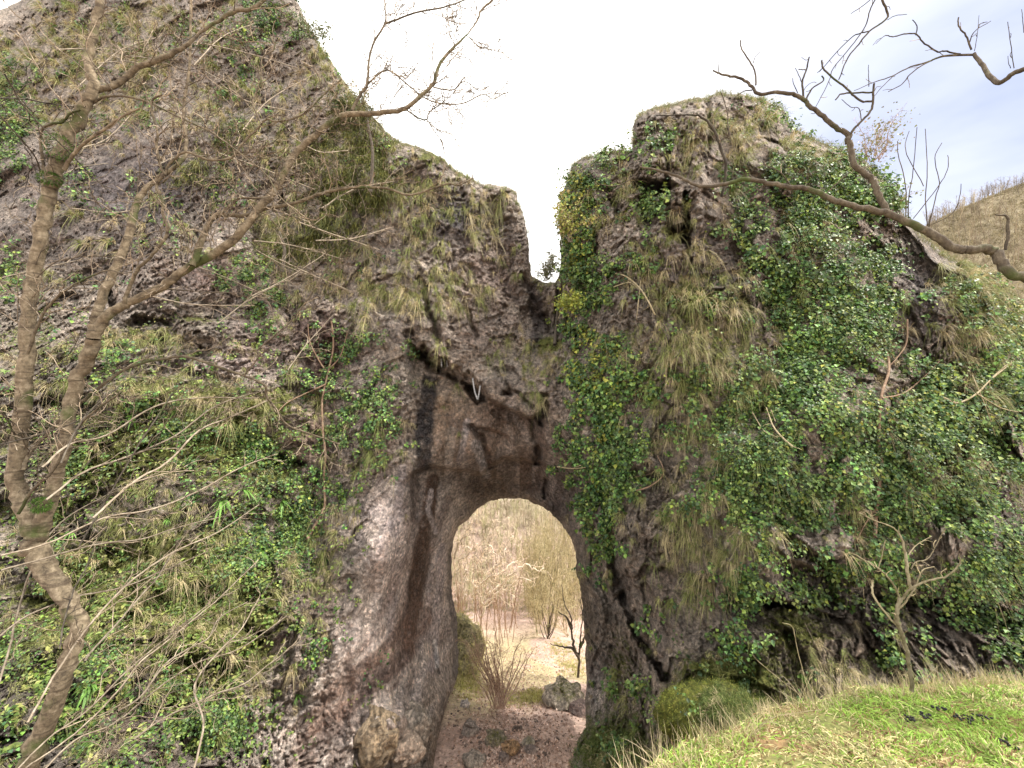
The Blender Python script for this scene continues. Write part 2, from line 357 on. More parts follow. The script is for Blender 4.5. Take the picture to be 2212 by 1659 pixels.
LIPS = [([(870, 712), (912, 768), (960, 800), (1034, 845), (1100, 880), (1180, 905)], 1.15, 190), ([(868, 1040), (895, 1016), (930, 1000), (985, 1008), (1040, 1018), (1090, 985), (1140, 990), (1190, 1010)], .9, 110),
        ([(1016, 922), (1030, 915), (1075, 930), (1120, 960)], .5, 90), ([(1370, 395), (1444, 400)], .9, 130), ([(1580, 1275), (1720, 1300), (1830, 1290)], .6, 90), ([(1660, 1180), (1800, 1240), (1850, 1290)], .7, 110),
        ([(250, 690), (330, 688), (400, 700)], .5, 60), ([(560, 985), (610, 980), (670, 995)], .5, 60), ([(1400, 640), (1500, 665), (1560, 680)], .4, 60), ([(1330, 1015), (1450, 1020)], .5, 80), ([(1860, 1280), (2040, 1290), (2212, 1320)], .8, 90)]
# bulges: centre, radii px, height m (towards the viewer)
BUMPS = [(560, 880, 110, 45, .9), (330, 850, 120, 30, .7), (430, 710, 90, 22, .5), (640, 955, 40, 25, .5), (1480, 650, 75, 30, .6), (1550, 480, 40, 120, .3), (1420, 350, 45, 50, .5),
         (1510, 380, 25, 140, .45), (1900, 1180, 180, 50, .5), (1550, 1540, 110, 60, .9), (960, 470, 50, 45, .25), (1190, 760, 40, 40, .6), (580, 1350, 60, 40, .5), (850, 1560, 60, 40, .6),
         (930, 1480, 30, 60, .4), (1640, 1000, 110, 50, .4), (820, 1200, 45, 60, .4), (1180, 1140, 30, 30, .1), (1360, 1330, 20, 60, .35), (2080, 640, 60, 70, .4), (500, 560, 100, 40, .4),
         (240, 1340, 60, 60, .3), (450, 1050, 120, 60, .5), (1430, 500, 30, 50, .35), (1860, 880, 90, 50, .4), (1770, 640, 100, 70, .3)]

def segdist(px, py, A, B):
    ax, ay = A; bx, by = B; vx, vy = bx - ax, by - ay
    t = np.clip(((px - ax) * vx + (py - ay) * vy) / (vx * vx + vy * vy + 1e-9), 0, 1)
    dx, dy = px - ax - t * vx, py - ay - t * vy
    return dx * dx + dy * dy, dx, dy

def poly_sd(px, py, poly, chunk=120000):
    sd = np.empty(len(px)); gx = np.empty(len(px)); gy = np.empty(len(px))
    for s in range(0, len(px), chunk):
        x, y = px[s:s + chunk], py[s:s + chunk]
        best = np.full(len(x), 1e18); bx = np.zeros(len(x)); by = np.zeros(len(x)); ins = np.zeros(len(x), bool)
        for A, B in zip(poly, poly[1:] + poly[:1]):
            d, dx, dy = segdist(x, y, A, B)
            k = d < best; best = np.where(k, d, best); bx = np.where(k, dx, bx); by = np.where(k, dy, by)
            c = (A[1] > y) != (B[1] > y)
            if c.any():
                xi = (B[0] - A[0]) * (y - A[1]) / ((B[1] - A[1]) or 1e-9) + A[0]
                ins ^= c & (x < xi)
        d = np.sqrt(best); sd[s:s + chunk] = np.where(ins, d, -d)
        gx[s:s + chunk] = bx; gy[s:s + chunk] = by       # from the nearest outline point
    return sd, gx, gy

_dp = np.array(DP, float)
def _tps(r2): return np.where(r2 > 0, 0.5 * r2 * np.log(r2 + 1e-12), 0)
_xn = _dp[:, :2] / 500.0
_K = _tps(((_xn[:, None] - _xn[None]) ** 2).sum(-1)) + np.eye(len(_xn)) * 0.02
_P = np.hstack([np.ones((len(_xn), 1)), _xn])
_A = np.block([[_K, _P], [_P.T, np.zeros((3, 3))]])
_c = np.linalg.solve(_A, np.concatenate([_dp[:, 2], np.zeros(3)]))
def base_depth(px, py):
    o = np.empty(len(px))
    for s in range(0, len(px), 60000):
        q = np.stack([px[s:s + 60000], py[s:s + 60000]], -1) / 500.0
        k = _tps(((q[:, None] - _xn[None]) ** 2).sum(-1))
        o[s:s + 60000] = k @ _c[:-3] + _c[-3] + q @ _c[-2:]
    return np.clip(o, 3.2, 26)

def blob(px, py, cx, cy, rx, ry): return np.exp(-((px - cx) / rx) ** 2 - ((py - cy) / ry) ** 2)
def blobs(px, py, L_):
    r = 0
    for b in L_: r = r + (b[4] if len(b) > 4 else 1) * blob(px, py, *b[:4])
    return np.clip(r, 0, 1)

SMOOTH = [(1040, 1020, 140, 110, 1.2), (920, 1230, 90, 210, 1.3), (870, 1400, 100, 120, 1), (940, 1400, 60, 150, .8), (990, 900, 70, 90, .7), (820, 1450, 90, 150, .7), (1150, 950, 60, 120, .6), (1255, 1250, 22, 250, .8), (720, 1560, 90, 100, .5), (800, 1400, 80, 130, .6), (830, 1180, 45, 110, .6)]

def face_noise(px, py, D):
    """relief of the rock, metres, positive = towards the viewer"""
    p = np.stack([(px - 1106) / F * D, D, 1.6 + (829.5 - py) / F * D], -1)
    sm = blobs(px, py, SMOOTH)
    q = p + 0.30 * np.stack([vnoise(p * 1.1, 3), vnoise(p * 1.1, 4), vnoise(p * 1.1, 5)], -1)
    r = 0.8 * fbm(q * np.array([.38, .38, .34]), 3, 11)
    # joints dip down to the right in the arch, steep and bedded in the tower
    jl = q @ np.array([[.80, .0, .60], [0, 1, 0], [-.60, 0, .80]])
    q1 = jl * np.array([.75, .62, .55]); cv, f1, f2, t1 = voro(q1, 21)
    blk = (cv - .5) * .42 + t1 * .75 - np.clip(.06 - (f2 - f1), 0, 1) * 1.6
    q2 = (q + .10 * fbm(q * 3, 2, 8)[:, None]) * np.array([2.1, 1.9, 2.4]); cv2, g1, g2, t2 = voro(q2, 33)
    blk2 = (cv2 - .5) * .20 + t2 * .42 - np.clip(.04 - (g2 - g1), 0, 1) * .7
    q3 = (q + .07 * fbm(q * 5, 2, 8)[:, None]) * np.array([6.5, 5.6, 7.0]); cv3, h1, h2, t3 = voro(q3, 44)
    blk3 = (cv3 - .5) * .10 + t3 * .24
    q4 = (q + .03 * fbm(q * 11, 2, 18)[:, None]) * np.array([16, 14, 17.0]); cv4, _a, _b, t4 = voro(q4, 54)
    blk4 = (cv4 - .5) * .06 + t4 * .13
    amp = 1 - .9 * sm
    fine = np.clip(vnoise(p * .45, 77) * 1.6 + .75, .35, 1.1)
    ul = 1 - .6 * np.clip(blobs(px, py, [(200, 200, 450, 260, 1.3), (0, 500, 260, 200, 1)]), 0, 1)
    amp = amp * ul
    r = r * (1 - .6 * sm) + (blk * .75 + blk2 * .85 + (blk3 + blk4) * fine * 1.1) * amp + .05 * fbm(q * 5, 4, 9) + .035 * fbm(q * 18, 3, 10)
    # flowstone ribs on the pillar
    rib = np.sin(px * .16 + 3 * fbm(p * .7, 2, 5) + (py - 1200) * .02) * .07 * sm
    return r + rib

def surf(px, py, with_noise=True):
    """depth of the rock face at pixel arrays, and its distance inside the outline"""
    D0 = base_depth(px, py)
    D = D0.copy()
    for cx, cy, rx, ry, h in BUMPS: D = D - h * blob(px, py, cx, cy, rx, ry)
    for line, hw, dep in CUTS:
        xs = [a[0] for a in line]; ys = [a[1] for a in line]
        k = (px > min(xs) - hw * 2.8) & (px < max(xs) + hw * 2.8) & (py > min(ys) - hw * 2.8) & (py < max(ys) + hw * 2.8)
        if not k.any(): continue
        x, y = px[k], py[k]; b = np.full(len(x), 1e9)
        wv = np.stack([x * .05, y * .05, x * 0], -1)
        wa = min(hw * .9, 9.0)
        xw = x + wa * 1.6 * fbm(wv, 4, 71, .7); yw = y + wa * 1.6 * fbm(wv, 4, 72, .7)
        side = np.zeros(len(x))
        for A, B in zip(line, line[1:]):
            dd, _dx, dy_ = segdist(xw, yw, A, B); kk = dd < b; b = np.where(kk, dd, b); side = np.where(kk, dy_, side)
        d = np.sqrt(b) / hw
        # sharp lip above, running out below
        D[k] += dep * np.clip(1.3 - d - .5 * np.clip(side / hw, -.2, 1), 0, 1) ** .8
    # lips with the rock below them set back: polyline, set-back m, reach px below
    for line, dep, reach in LIPS:
        xs_ = [a[0] for a in line]; ys_ = [a[1] for a in line]
        wv = np.stack([px * .03, py * .03, px * 0 + 3], -1)
        ly = np.interp(px, xs_, ys_) + 9 * fbm(wv, 3, 75, .6)
        s = py - ly
        endf = np.clip((px - xs_[0]) / 30, 0, 1) * np.clip((xs_[-1] - px) / 30, 0, 1)
        D += dep * endf * np.clip(s / 9, 0, 1) * np.clip(1 - s / reach, 0, 1)
    if with_noise: D = D - face_noise(px, py, D)
    return D, D0

def bilin(A, fx, fy):
    x0 = np.clip(np.floor(fx).astype(int), 0, A.shape[1] - 2); y0 = np.clip(np.floor(fy).astype(int), 0, A.shape[0] - 2)
    tx, ty = fx - x0, fy - y0
    return (A[y0, x0] * (1 - tx) + A[y0, x0 + 1] * tx) * (1 - ty) + (A[y0 + 1, x0] * (1 - tx) + A[y0 + 1, x0 + 1] * tx) * ty

STEP = 3.0
GX = np.arange(-250, 2461, STEP); GY = np.arange(-170, 1901, STEP)
gx_, gy_ = np.meshgrid(GX, GY); H_, W_ = gx_.shape
px, py = gx_.ravel(), gy_.ravel()
# let the outline itself be ragged: shift the lookup a little with noise
jit = 5.0 * np.stack([fbm(np.stack([px * .03, py * .03, 0 * px], -1), 4, 91, .65), fbm(np.stack([px * .03, py * .03, 0 * px + 7], -1), 4, 92, .65)], -1)
inside_frame_hole = blob(px, py, 1110, 1250, 220, 260)
jit = jit + (3.2 * inside_frame_hole)[:, None] * np.stack([fbm(np.stack([px * .09, py * .09, 0 * px + 2], -1), 3, 93, .7), fbm(np.stack([px * .09, py * .09, 0 * px + 5], -1), 3, 94, .7)], -1)
jx = px + jit[:, 0] * (1.25 - .30 * inside_frame_hole); jy = py + jit[:, 1] * (1.25 - .30 * inside_frame_hole)
D, D0 = surf(px, py)
sd, gx, gy = poly_sd(jx, jy, OUT)
# the face rolls back out of sight at its outline
rw_ = 34.0 - 22 * np.clip(inside_frame_hole * 1.3, 0, 1)
t = 1 - np.clip(sd / rw_, 0, 1)
D = D + 1.1 * rw_ / 34 * (1 - np.sqrt(np.clip(1 - t * t, 0, 1)))
DEP = D.reshape(H_, W_); SD = sd.reshape(H_, W_)
# normals on the grid
Pg = np.stack([(px - 1106) / F * D, D, 1.6 + (829.5 - py) / F * D], -1).reshape(H_, W_, 3)
du = np.gradient(Pg, axis=1); dv_ = np.gradient(Pg, axis=0)
NG = np.cross(dv_, du); NG /= np.linalg.norm(NG, axis=-1, keepdims=True) + 1e-9
if NG[..., 1].mean() > 0: NG = -NG
# smoothed normals for planting
def box(A, k):
    B = A.copy()
    for _ in range(k): B = (B + np.roll(B, 1, 0) + np.roll(B, -1, 0) + np.roll(B, 1, 1) + np.roll(B, -1, 1)) / 5
    return B
NS = box(NG, 12); NS /= np.linalg.norm(NS, axis=-1, keepdims=True) + 1e-9
CONC = DEP - box(DEP, 30)          # positive in hollows

def on_rock(x, y):
    """position and planting normal at pixel arrays"""
    fx, fy = (np.asarray(x, float) - GX[0]) / STEP, (np.asarray(y, float) - GY[0]) / STEP
    d = bilin(DEP, fx, fy)
    n = np.stack([bilin(NS[..., i], fx, fy) for i in range(3)], -1)
    p = np.stack([(x - 1106) / F * d, d, 1.6 + (829.5 - y) / F * d], -1)
    return p, n, bilin(SD, fx, fy), bilin(CONC, fx, fy)

# -------- colours of the stone: base, zones and stains, and shade painted into a few zones
def rock_colour(px, py, P3, N3):
    n = len(px)
    c = np.tile(np.array([.31, .275, .24]), (n, 1))
    def put(m, col): 
        nonlocal c
        c = c * (1 - m[:, None]) + np.array(col) * m[:, None]
    big = fbm(P3 * .5, 4, 51)
    put(np.clip(big * 1.3 + .1, 0, .8), (.38, .33, .30)); put(np.clip(-big * 1.3, 0, .7), (.16, .14, .135))
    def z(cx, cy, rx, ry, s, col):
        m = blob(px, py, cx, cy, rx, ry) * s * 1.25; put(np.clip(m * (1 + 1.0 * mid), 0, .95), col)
    mid = fbm(P3 * 1.7, 4, 52)
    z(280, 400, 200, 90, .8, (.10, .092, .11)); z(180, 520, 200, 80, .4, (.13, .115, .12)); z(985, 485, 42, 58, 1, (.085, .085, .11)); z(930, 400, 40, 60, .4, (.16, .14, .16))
    z(1060, 600, 90, 90, .6, (.27, .215, .20)); z(1000, 740, 110, 40, .5, (.24, .185, .16)); z(700, 760, 40, 90, .9, (.12, .07, .06)); z(660, 710, 30, 60, .8, (.09, .06, .055))
    z(440, 600, 110, 40, .7, (.30, .24, .225)); z(500, 790, 80, 20, .8, (.42, .36, .35)); z(560, 740, 70, 60, .5, (.27, .2, .19)); z(640, 960, 40, 60, .6, (.26, .18, .15)); z(700, 950, 40, 80, .5, (.25, .17, .14))
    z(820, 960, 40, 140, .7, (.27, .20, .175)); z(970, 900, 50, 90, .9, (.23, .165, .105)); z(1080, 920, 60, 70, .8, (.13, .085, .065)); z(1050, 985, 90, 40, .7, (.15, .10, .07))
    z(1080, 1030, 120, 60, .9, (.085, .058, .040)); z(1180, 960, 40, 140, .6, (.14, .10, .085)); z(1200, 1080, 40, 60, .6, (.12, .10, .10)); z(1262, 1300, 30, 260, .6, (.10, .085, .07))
    z(830, 1150, 60, 90, .9, (.62, .53, .51)); z(870, 1300, 60, 110, .7, (.38, .30, .28)); z(945, 1230, 40, 140, .7, (.52, .47, .46)); z(820, 1420, 100, 120, .9, (.56, .475, .45)); z(700, 1570, 150, 120, .9, (.72, .64, .60))
    z(700, 1300, 90, 60, .5, (.22, .165, .125)); z(1990, 640, 50, 90, .9, (.17, .155, .165)); z(1640, 730, 40, 90, .7, (.24, .20, .195)); z(1430, 1120, 70, 260, .5, (.26, .22, .195)); z(1450, 1260, 80, 90, .5, (.30, .25, .23))
    z(1500, 300, 110, 60, .6, (.29, .245, .215)); z(1450, 560, 60, 60, .6, (.26, .22, .215)); z(1290, 1480, 25, 60, .9, (.46, .43, .42)); z(600, 1380, 60, 30, .8, (.15, .115, .115)); z(930, 1540, 40, 60, .7, (.44, .38, .33))
    z(330, 1500, 60, 130, .6, (.14, .10, .09)); z(240, 1540, 60, 100, .9, (.11, .075, .068)); z(900, 1620, 60, 50, .4, (.33, .25, .17)); z(1830, 1390, 120, 60, .5, (.16, .13, .115))
    # flow lines down the washed pillar
    sm_ = blobs(px, py, [(900, 1250, 70, 230, 1), (800, 1480, 120, 130, 1), (690, 1590, 120, 90, 1), (1000, 960, 90, 60, .4), (1160, 1000, 60, 110, .5)])
    th = np.interp(py, [900, 1250, 1450, 1659], [.05, .15, .55, .72])
    ac = (px - 900) * np.cos(th) + (py - 1200) * np.sin(th); al = -(px - 900) * np.sin(th) + (py - 1200) * np.cos(th)
    fl_ = fbm(np.stack([ac * .055, al * .009, 0 * ac], -1), 5, 57, .6)
    put(sm_ * np.clip(fl_ * 3.2, 0, .8), (.60, .53, .51)); put(sm_ * np.clip(-fl_ * 3.2, 0, .75), (.17, .115, .10))
    z(1010, 930, 150, 80, .6, (.16, .11, .082)); z(1900, 1400, 330, 90, .6, (.12, .10, .08)); z(1400, 1300, 100, 200, .35, (.15, .12, .10)); z(300, 250, 330, 230, .3, (.17, .15, .14)); z(1060, 640, 90, 110, .4, (.20, .155, .135))  # upper-left branch shade and lichen, lower-right shade on wet rock, both painted in
    def streak(line, hw, s, col, wob=.5):
        b = np.full(n, 1e9)
        for A, B in zip(line, line[1:]): b = np.minimum(b, segdist(px, py, A, B)[0])
        d = np.sqrt(b) / (hw * (1 + wob * mid))
        put(np.clip((1.35 - d) * 2.2, 0, 1) * min(s * 1.25, 1) * np.clip(.95 + .7 * fine, 0.35, 1), col)
    fine = fbm(P3 * 6, 3, 53)
    streak([(928, 830), (920, 880), (914, 960), (916, 1000)], 17, .95, (.020, .016, .018)); streak([(905, 1000), (900, 1060), (903, 1120)], 14, .6, (.07, .05, .045))
    streak([(935, 1040), (925, 1120), (905, 1200), (890, 1330), (880, 1400)], 13, .85, (.070, .040, .028)); streak([(968, 1080), (940, 1150), (915, 1230), (905, 1300)], 9, .5, (.08, .05, .04))
    streak([(932, 1060), (925, 1100), (940, 1150)], 5, .8, (.40, .36, .37)); streak([(955, 1180), (948, 1280), (935, 1380), (930, 1440)], 9, .8, (.44, .40, .42))
    streak([(935, 1240), (925, 1330), (905, 1420), (870, 1500)], 7, .6, (.36, .31, .31)); streak([(978, 1190), (976, 1290), (988, 1380), (986, 1460)], 9, .8, (.13, .115, .11)); streak([(938, 1385), (944, 1420), (943, 1440)], 4, 1, (.75, .73, .74), .2)
    streak([(1010, 910), (1000, 960), (992, 1000)], 6, .6, (.33, .29, .29)); streak([(1028, 960), (1036, 980), (1044, 1010), (1050, 1025)], 9, .7, (.36, .32, .31)); streak([(975, 930), (970, 990)], 8, .4, (.28, .24, .2))
    streak([(870, 1010), (862, 1080), (850, 1150)], 9, .6, (.36, .31, .32)); streak([(1098, 860), (1120, 910), (1140, 950), (1165, 985)], 7, .5, (.30, .25, .23)); streak([(980, 900), (985, 930)], 10, .3, (.10, .07, .06))
    streak([(905, 1330), (850, 1420), (760, 1500), (680, 1600), (650, 1659)], 26, .55, (.20, .125, .10)); streak([(925, 1400), (880, 1480), (820, 1560)], 12, .6, (.60, .54, .50)); streak([(870, 1420), (800, 1490), (740, 1600), (720, 1659)], 15, .55, (.12, .085, .078)); streak([(840, 1400), (700, 1510), (640, 1620)], 12, .4, (.30, .21, .17)); streak([(900, 1450), (860, 1520), (790, 1659)], 9, .5, (.40, .34, .33))
    streak([(1150, 620), (1165, 700), (1150, 760)], 13, .6, (.055, .05, .06)); streak([(705, 680), (710, 800)], 9, .5, (.10, .05, .04)); streak([(395, 240), (400, 330)], 6, .3, (.28, .25, .2))
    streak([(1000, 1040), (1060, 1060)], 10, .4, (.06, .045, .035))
    return np.clip(c, .01, .8)

MOSS = [(2120, 620, 100, 60, .6), (1750, 1400, 120, 80, .35), (350, 950, 300, 120, .3), (300, 1300, 300, 200, .25), (620, 800, 60, 60, .2), (1650, 600, 200, 160, .25), (1500, 760, 200, 100, .3), (2050, 1050, 160, 200, .3), (1560, 300, 160, 100, .2), (950, 400, 110, 60, .25), (900, 600, 80, 120, .15), (300, 300, 300, 250, .12), (450, 1350, 200, 140, .35), (200, 1150, 200, 120, .3), (500, 1000, 200, 100, .25), (1450, 850, 150, 60, .3), (1800, 600, 120, 80, .3), (1600, 1050, 200, 80, .25), (560, 870, 90, 30, .75), (350, 840, 130, 30, .6), (300, 720, 90, 20, .5), (120, 760, 90, 40, .35), (450, 930, 180, 50, .55), (200, 1000, 120, 60, .5), (330, 1240, 180, 70, .6), (480, 1400, 110, 110, .65), (400, 1500, 60, 70, .5),
        (600, 1050, 100, 80, .3), (120, 1300, 100, 90, .4), (1470, 640, 60, 22, .8), (1540, 655, 25, 12, .8), (1185, 745, 30, 18, .9), (1560, 1470, 110, 60, .95), (1600, 1540, 120, 60, .7), (1650, 870, 70, 25, .55), (1340, 1440, 40, 120, .55),
        (1330, 1620, 90, 60, .8), (1000, 470, 50, 20, .25), (1700, 1350, 60, 60, .4), (800, 400, 70, 120, .2), (950, 450, 60, 80, .2), (1060, 440, 50, 20, .35), (1900, 950, 250, 200, .25), (2100, 800, 120, 200, .4), (1270, 1400, 20, 90, .4),
        (420, 690, 60, 16, .5), (1300, 370, 70, 40, .3), (1560, 270, 70, 40, .4), (940, 340, 60, 16, .6), (1650, 900, 380, 380, .15), (100, 1500, 120, 120, .35), (600, 470, 120, 60, .2), (300, 150, 140, 60, .2), (500, 1250, 180, 100, .3), (1260, 1120, 25, 40, .3), (20, 700, 90, 300, .2)]

nrm = NG.reshape(-1, 3)
P3 = Pg.reshape(-1, 3)
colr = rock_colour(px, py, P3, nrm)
moss = blobs(px, py, MOSS) * .74 + .22 * np.clip(nrm[:, 2], -0.3, 1) - .10 - .35 * blobs(px, py, SMOOTH)
rface = 1 - .6 * blobs(px, py, SMOOTH)
# quads
keep_v = sd > -STEP * 1.05
V = P3.copy()
snap = keep_v & (sd < 0.6)
# slide border points onto the outline
gl = np.hypot(gx, gy) + 1e-9
nx_, ny_ = px - gx, py - gy
V[snap] = np.stack([(nx_[snap] - 1106) / F * D[snap], D[snap], 1.6 + (829.5 - ny_[snap]) / F * D[snap]], -1)
idx = np.arange(H_ * W_).reshape(H_, W_)
a, b, c_, d_ = idx[:-1, :-1].ravel(), idx[:-1, 1:].ravel(), idx[1:, 1:].ravel(), idx[1:, :-1].ravel()
ok = keep_v[a] & keep_v[b] & keep_v[c_] & keep_v[d_]
Q = np.stack([a, d_, c_, b], -1)[ok]
qx, qy = px[Q].mean(1), py[Q].mean(1)
wob = 14 * np.sin(qy * .05) + 9 * np.sin(qy * .13 + 1)
lb = np.interp(qy, [0, 300, 420, 560, 730, 900, 1100, 1300, 1500, 1659, 1900], [850, 858, 872, 880, 850, 800, 770, 720, 620, 560, 480]) + wob
rb = np.interp(qy, [0, 640, 700, 800, 950, 1060, 1100, 1120], [1185, 1190, 1175, 1190, 1212, 1225, 1215, 1100]) + wob * .3
which = np.where(qx < lb, 0, np.where((qx < rb) , 1, 2))
which[(qy > 1100) & (qx > 1110)] = 2
which[(qy > 1100) & (qx < 1110) & (qx >= lb)] = 1
# rear: a hull with real thickness that meets the front along the outline
def hull_depth(sd_, D0_):
    t = np.clip(sd_ / 240.0, 0, 1)
    return D0_ + 1.1 + 5.5 * np.sqrt(np.clip(1 - (1 - t) ** 2, 0, 1))
bs = 5
def split_mesh(k):
    q = Q[which == k]
    u, inv = np.unique(q, return_inverse=True)
    Vf = V[u]; cf = colr[u]; mf = moss[u]
    f = inv.reshape(-1, 4)
    # rear hull on a coarser grid of the same cells
    ci = idx[::bs, ::bs]; a2, b2, c2, d2 = ci[:-1, :-1].ravel(), ci[:-1, 1:].ravel(), ci[1:, 1:].ravel(), ci[1:, :-1].ravel()
    okc = (sd[a2] > 3) & (sd[b2] > 3) & (sd[c2] > 3) & (sd[d2] > 3)
    mx_, my_ = px[a2] + bs * STEP / 2, py[a2] + bs * STEP / 2
    lb2 = np.interp(my_, [0, 300, 420, 560, 730, 900, 1100, 1300, 1500, 1659, 1900], [850, 858, 872, 880, 850, 800, 770, 720, 620, 560, 480])
    rb2 = np.interp(my_, [0, 640, 700, 800, 950, 1060, 1100, 1120], [1185, 1190, 1175, 1190, 1212, 1225, 1215, 1100])
    wh = np.where(mx_ < lb2, 0, np.where((mx_ < rb2) & (my_ < 1100) | ((my_ >= 1100) & (mx_ < 1110)), 1, 2))
    q2 = np.stack([a2, b2, c2, d2], -1)[okc & (wh == k)]
    u2, inv2 = np.unique(q2, return_inverse=True)
    Db = hull_depth(sd[u2], D0[u2]) + .3 * vnoise(P3[u2] * .7, 3)
    Vb = np.stack([(px[u2] - 1106) / F * Db, Db, 1.6 + (829.5 - py[u2]) / F * Db], -1)
    f2 = inv2.reshape(-1, 4) + len(u)
    return np.vstack([Vf, Vb]), np.vstack([f, f2]), np.vstack([cf, colr[u2]]), np.concatenate([mf, moss[u2]]), np.concatenate([rface[u], rface[u2]])

for k, (nm, lab, cat_) in enumerate([
        ('cliff', 'tall limestone cliff with mossy ivy-hung ledges behind the bare forked tree', 'cliff'),
        ('rock_arch', 'natural limestone arch with dark streaked underside and flared smooth pillar', 'rock arch'),
        ('rock_tower', 'ivy-covered limestone tower with a squared crag top, right of the arch opening', 'rock tower')]):
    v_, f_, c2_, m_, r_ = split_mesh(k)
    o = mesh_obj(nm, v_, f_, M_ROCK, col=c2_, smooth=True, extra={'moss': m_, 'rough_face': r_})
    tag(o, lab, cat_)

# ------------------------------------------------------------------ terrain
def ground_z(x, y):
    x = np.asarray(x, float); y = np.asarray(y, float)
    z = np.interp(y, [-60, -5, 0, 3.5, 5.5, 8.9, 10.5, 14, 18, 22, 28, 36, 42, 60, 80, 100, 125, 160, 260],
                  [2, -.6, -3.0, -4.9, -6.0, -8.6, -9.45, -10.95, -12.6, -14.6, -17.3, -20.2, -20.6, -17.5, -10, -2, 12, 28, 22])
    far = np.clip((y - 60) / 60, 0, 1)
    right = np.clip((x - 35) / 70, 0, 1); left = np.clip((-x - 20) / 120, 0, 1)
    z = z + (np.interp(x, [35, 110, 180, 222, 330], [0, 18, 44, 61, 84]) * np.clip((y - 60) / 100, 0, 1) - 2 * far) + far * left * 14
    # a mossy shoulder left of the opening, and the bank falling away to the right of the path
    z = z + 2.2 * np.exp(-((x + 4.0) / 1.7) ** 2) * np.exp(-((y - 19) / 4.0) ** 2)
    z = z - .035 * np.clip(x - 1.8, 0, 30) * np.clip((y - 14) / 10, 0, 1) * np.clip((60 - y) / 20, 0, 1) * 3
    p = np.stack([x, y, 0 * x], -1).reshape(-1, 3)
    n = (fbm(p * .05, 3, 61) * 4 * np.clip((p[:, 1] - 34) / 50, 0, 1) + fbm(p * .35, 3, 62) * .35 + fbm(p * 1.8, 3, 63) * .09 + fbm(p * 6, 2, 64) * .03).reshape(x.shape)
    return z + n
def grid_sheet(xs, ys, zf):
    X, Y = np.meshgrid(xs, ys); Z = zf(X, Y); h, w_ = X.shape
    i = np.arange(h * w_).reshape(h, w_)
    q = np.stack([i[:-1, :-1].ravel(), i[:-1, 1:].ravel(), i[1:, 1:].ravel(), i[1:, :-1].ravel()], -1)
    return np.stack([X.ravel(), Y.ravel(), Z.ravel()], -1), q

m, nt, b = mat('leaf littered ground')
g = nd(nt, 'ShaderNodeTexCoord').outputs['Object']
n1 = nd(nt, 'ShaderNodeTexNoise', i_Scale=.9, i_Detail=8.0, i_Roughness=.7); n2 = nd(nt, 'ShaderNodeTexNoise', i_Scale=7.0, i_Detail=8.0, i_Roughness=.75); n3 = nd(nt, 'ShaderNodeTexNoise', i_Scale=.06, i_Detail=6.0, i_Roughness=.65)
for n in (n1, n2, n3): nt.links.new(g, n.inputs[0])
at = nd(nt, 'ShaderNodeVertexColor', layer_name='tint').outputs['Color']
c = mix(nt, at, ramp(nt, n2.outputs[0], [(.33, .45), (.5, 1.0), (.66, (1.5, 1.45, 1.4))]), 1.0, 'MULTIPLY')
c = mix(nt, c, ramp(nt, n1.outputs[0], [(.3, .75), (.7, 1.2)]), .8, 'MULTIPLY')
nt.links.new(c, b.inputs['Base Color'])
bm = nd(nt, 'ShaderNodeBump', i_Strength=.8, i_Distance=.06); nt.links.new(n2.outputs[0], bm.inputs['Height']); nt.links.new(bm.outputs[0], b.inputs['Normal'])
M_GROUND = m

def ground_tint(V_):
    x, y, z = V_.T
    n = len(x); c = np.tile(np.array([.50, .37, .315]), (n, 1))
    def put(m, col):
        nonlocal c
        m = np.clip(m, 0, 1)[:, None]; c = c * (1 - m) + np.array(col) * m
    a = fbm(V_ * .5, 4, 81); bn = fbm(V_ * .22, 5, 82, .6)
    put(np.clip(-a * 2 - .1, 0, .6), (.36, .25, .20))
    # moss and thin grass off the path, right of the way down
    yy = np.clip((y - 12) / 3, 0, 1) * np.clip((32 - y) / 8, 0, 1)
    path = np.abs(x - np.interp(y, [9, 14, 20, 30], [.3, 1.4, 3.0, 5.2])) - np.interp(y, [9, 14, 20, 30], [2.6, 1.1, .7, .9])
    put(np.clip(path * .5 + a * 2.2 - .15, 0, .6) * yy, (.30, .28, .11))
    # far slope: dead grass, pinkish litter, olive woodland floor
    f = np.clip((y - 45) / 25, 0, 1)
    put(f * .9, (.27, .255, .17)); put(f * np.clip(bn * 3.5, 0, .85), (.17, .18, .085)); put(f * np.clip(-bn * 3.5 - .2, 0, .8), (.31, .245, .20)); put(f * np.clip(fbm(V_ * .6, 3, 83) * 3 - .4, 0, .7), (.12, .115, .065))
    put(np.clip(-(x - 2) / 10, 0, 1) * np.clip((y - 28) / 8, 0, 1) * (1 - f) * .6, (.34, .25, .215))
    put(np.clip((y - 75) / 30, 0, 1) * .9, (.27, .225, .15))
    put(np.exp(-((x + 1) / 3) ** 2 - ((y - 62) / 2.0) ** 2) * .9, (.55, .53, .50))
    return c
xs = np.concatenate([np.linspace(-420, -20, 50), np.linspace(-19.5, 19.5, 260), np.linspace(20.5, 420, 90)])
ys = np.concatenate([np.linspace(-60, 6, 24), np.linspace(6.5, 40, 260), np.linspace(41, 170, 150), np.linspace(175, 420, 30)])
V_, q_ = grid_sheet(xs, ys, ground_z)
tag(mesh_obj('ground', V_, q_, M_GROUND, col=ground_tint(V_), smooth=True), kind='structure')

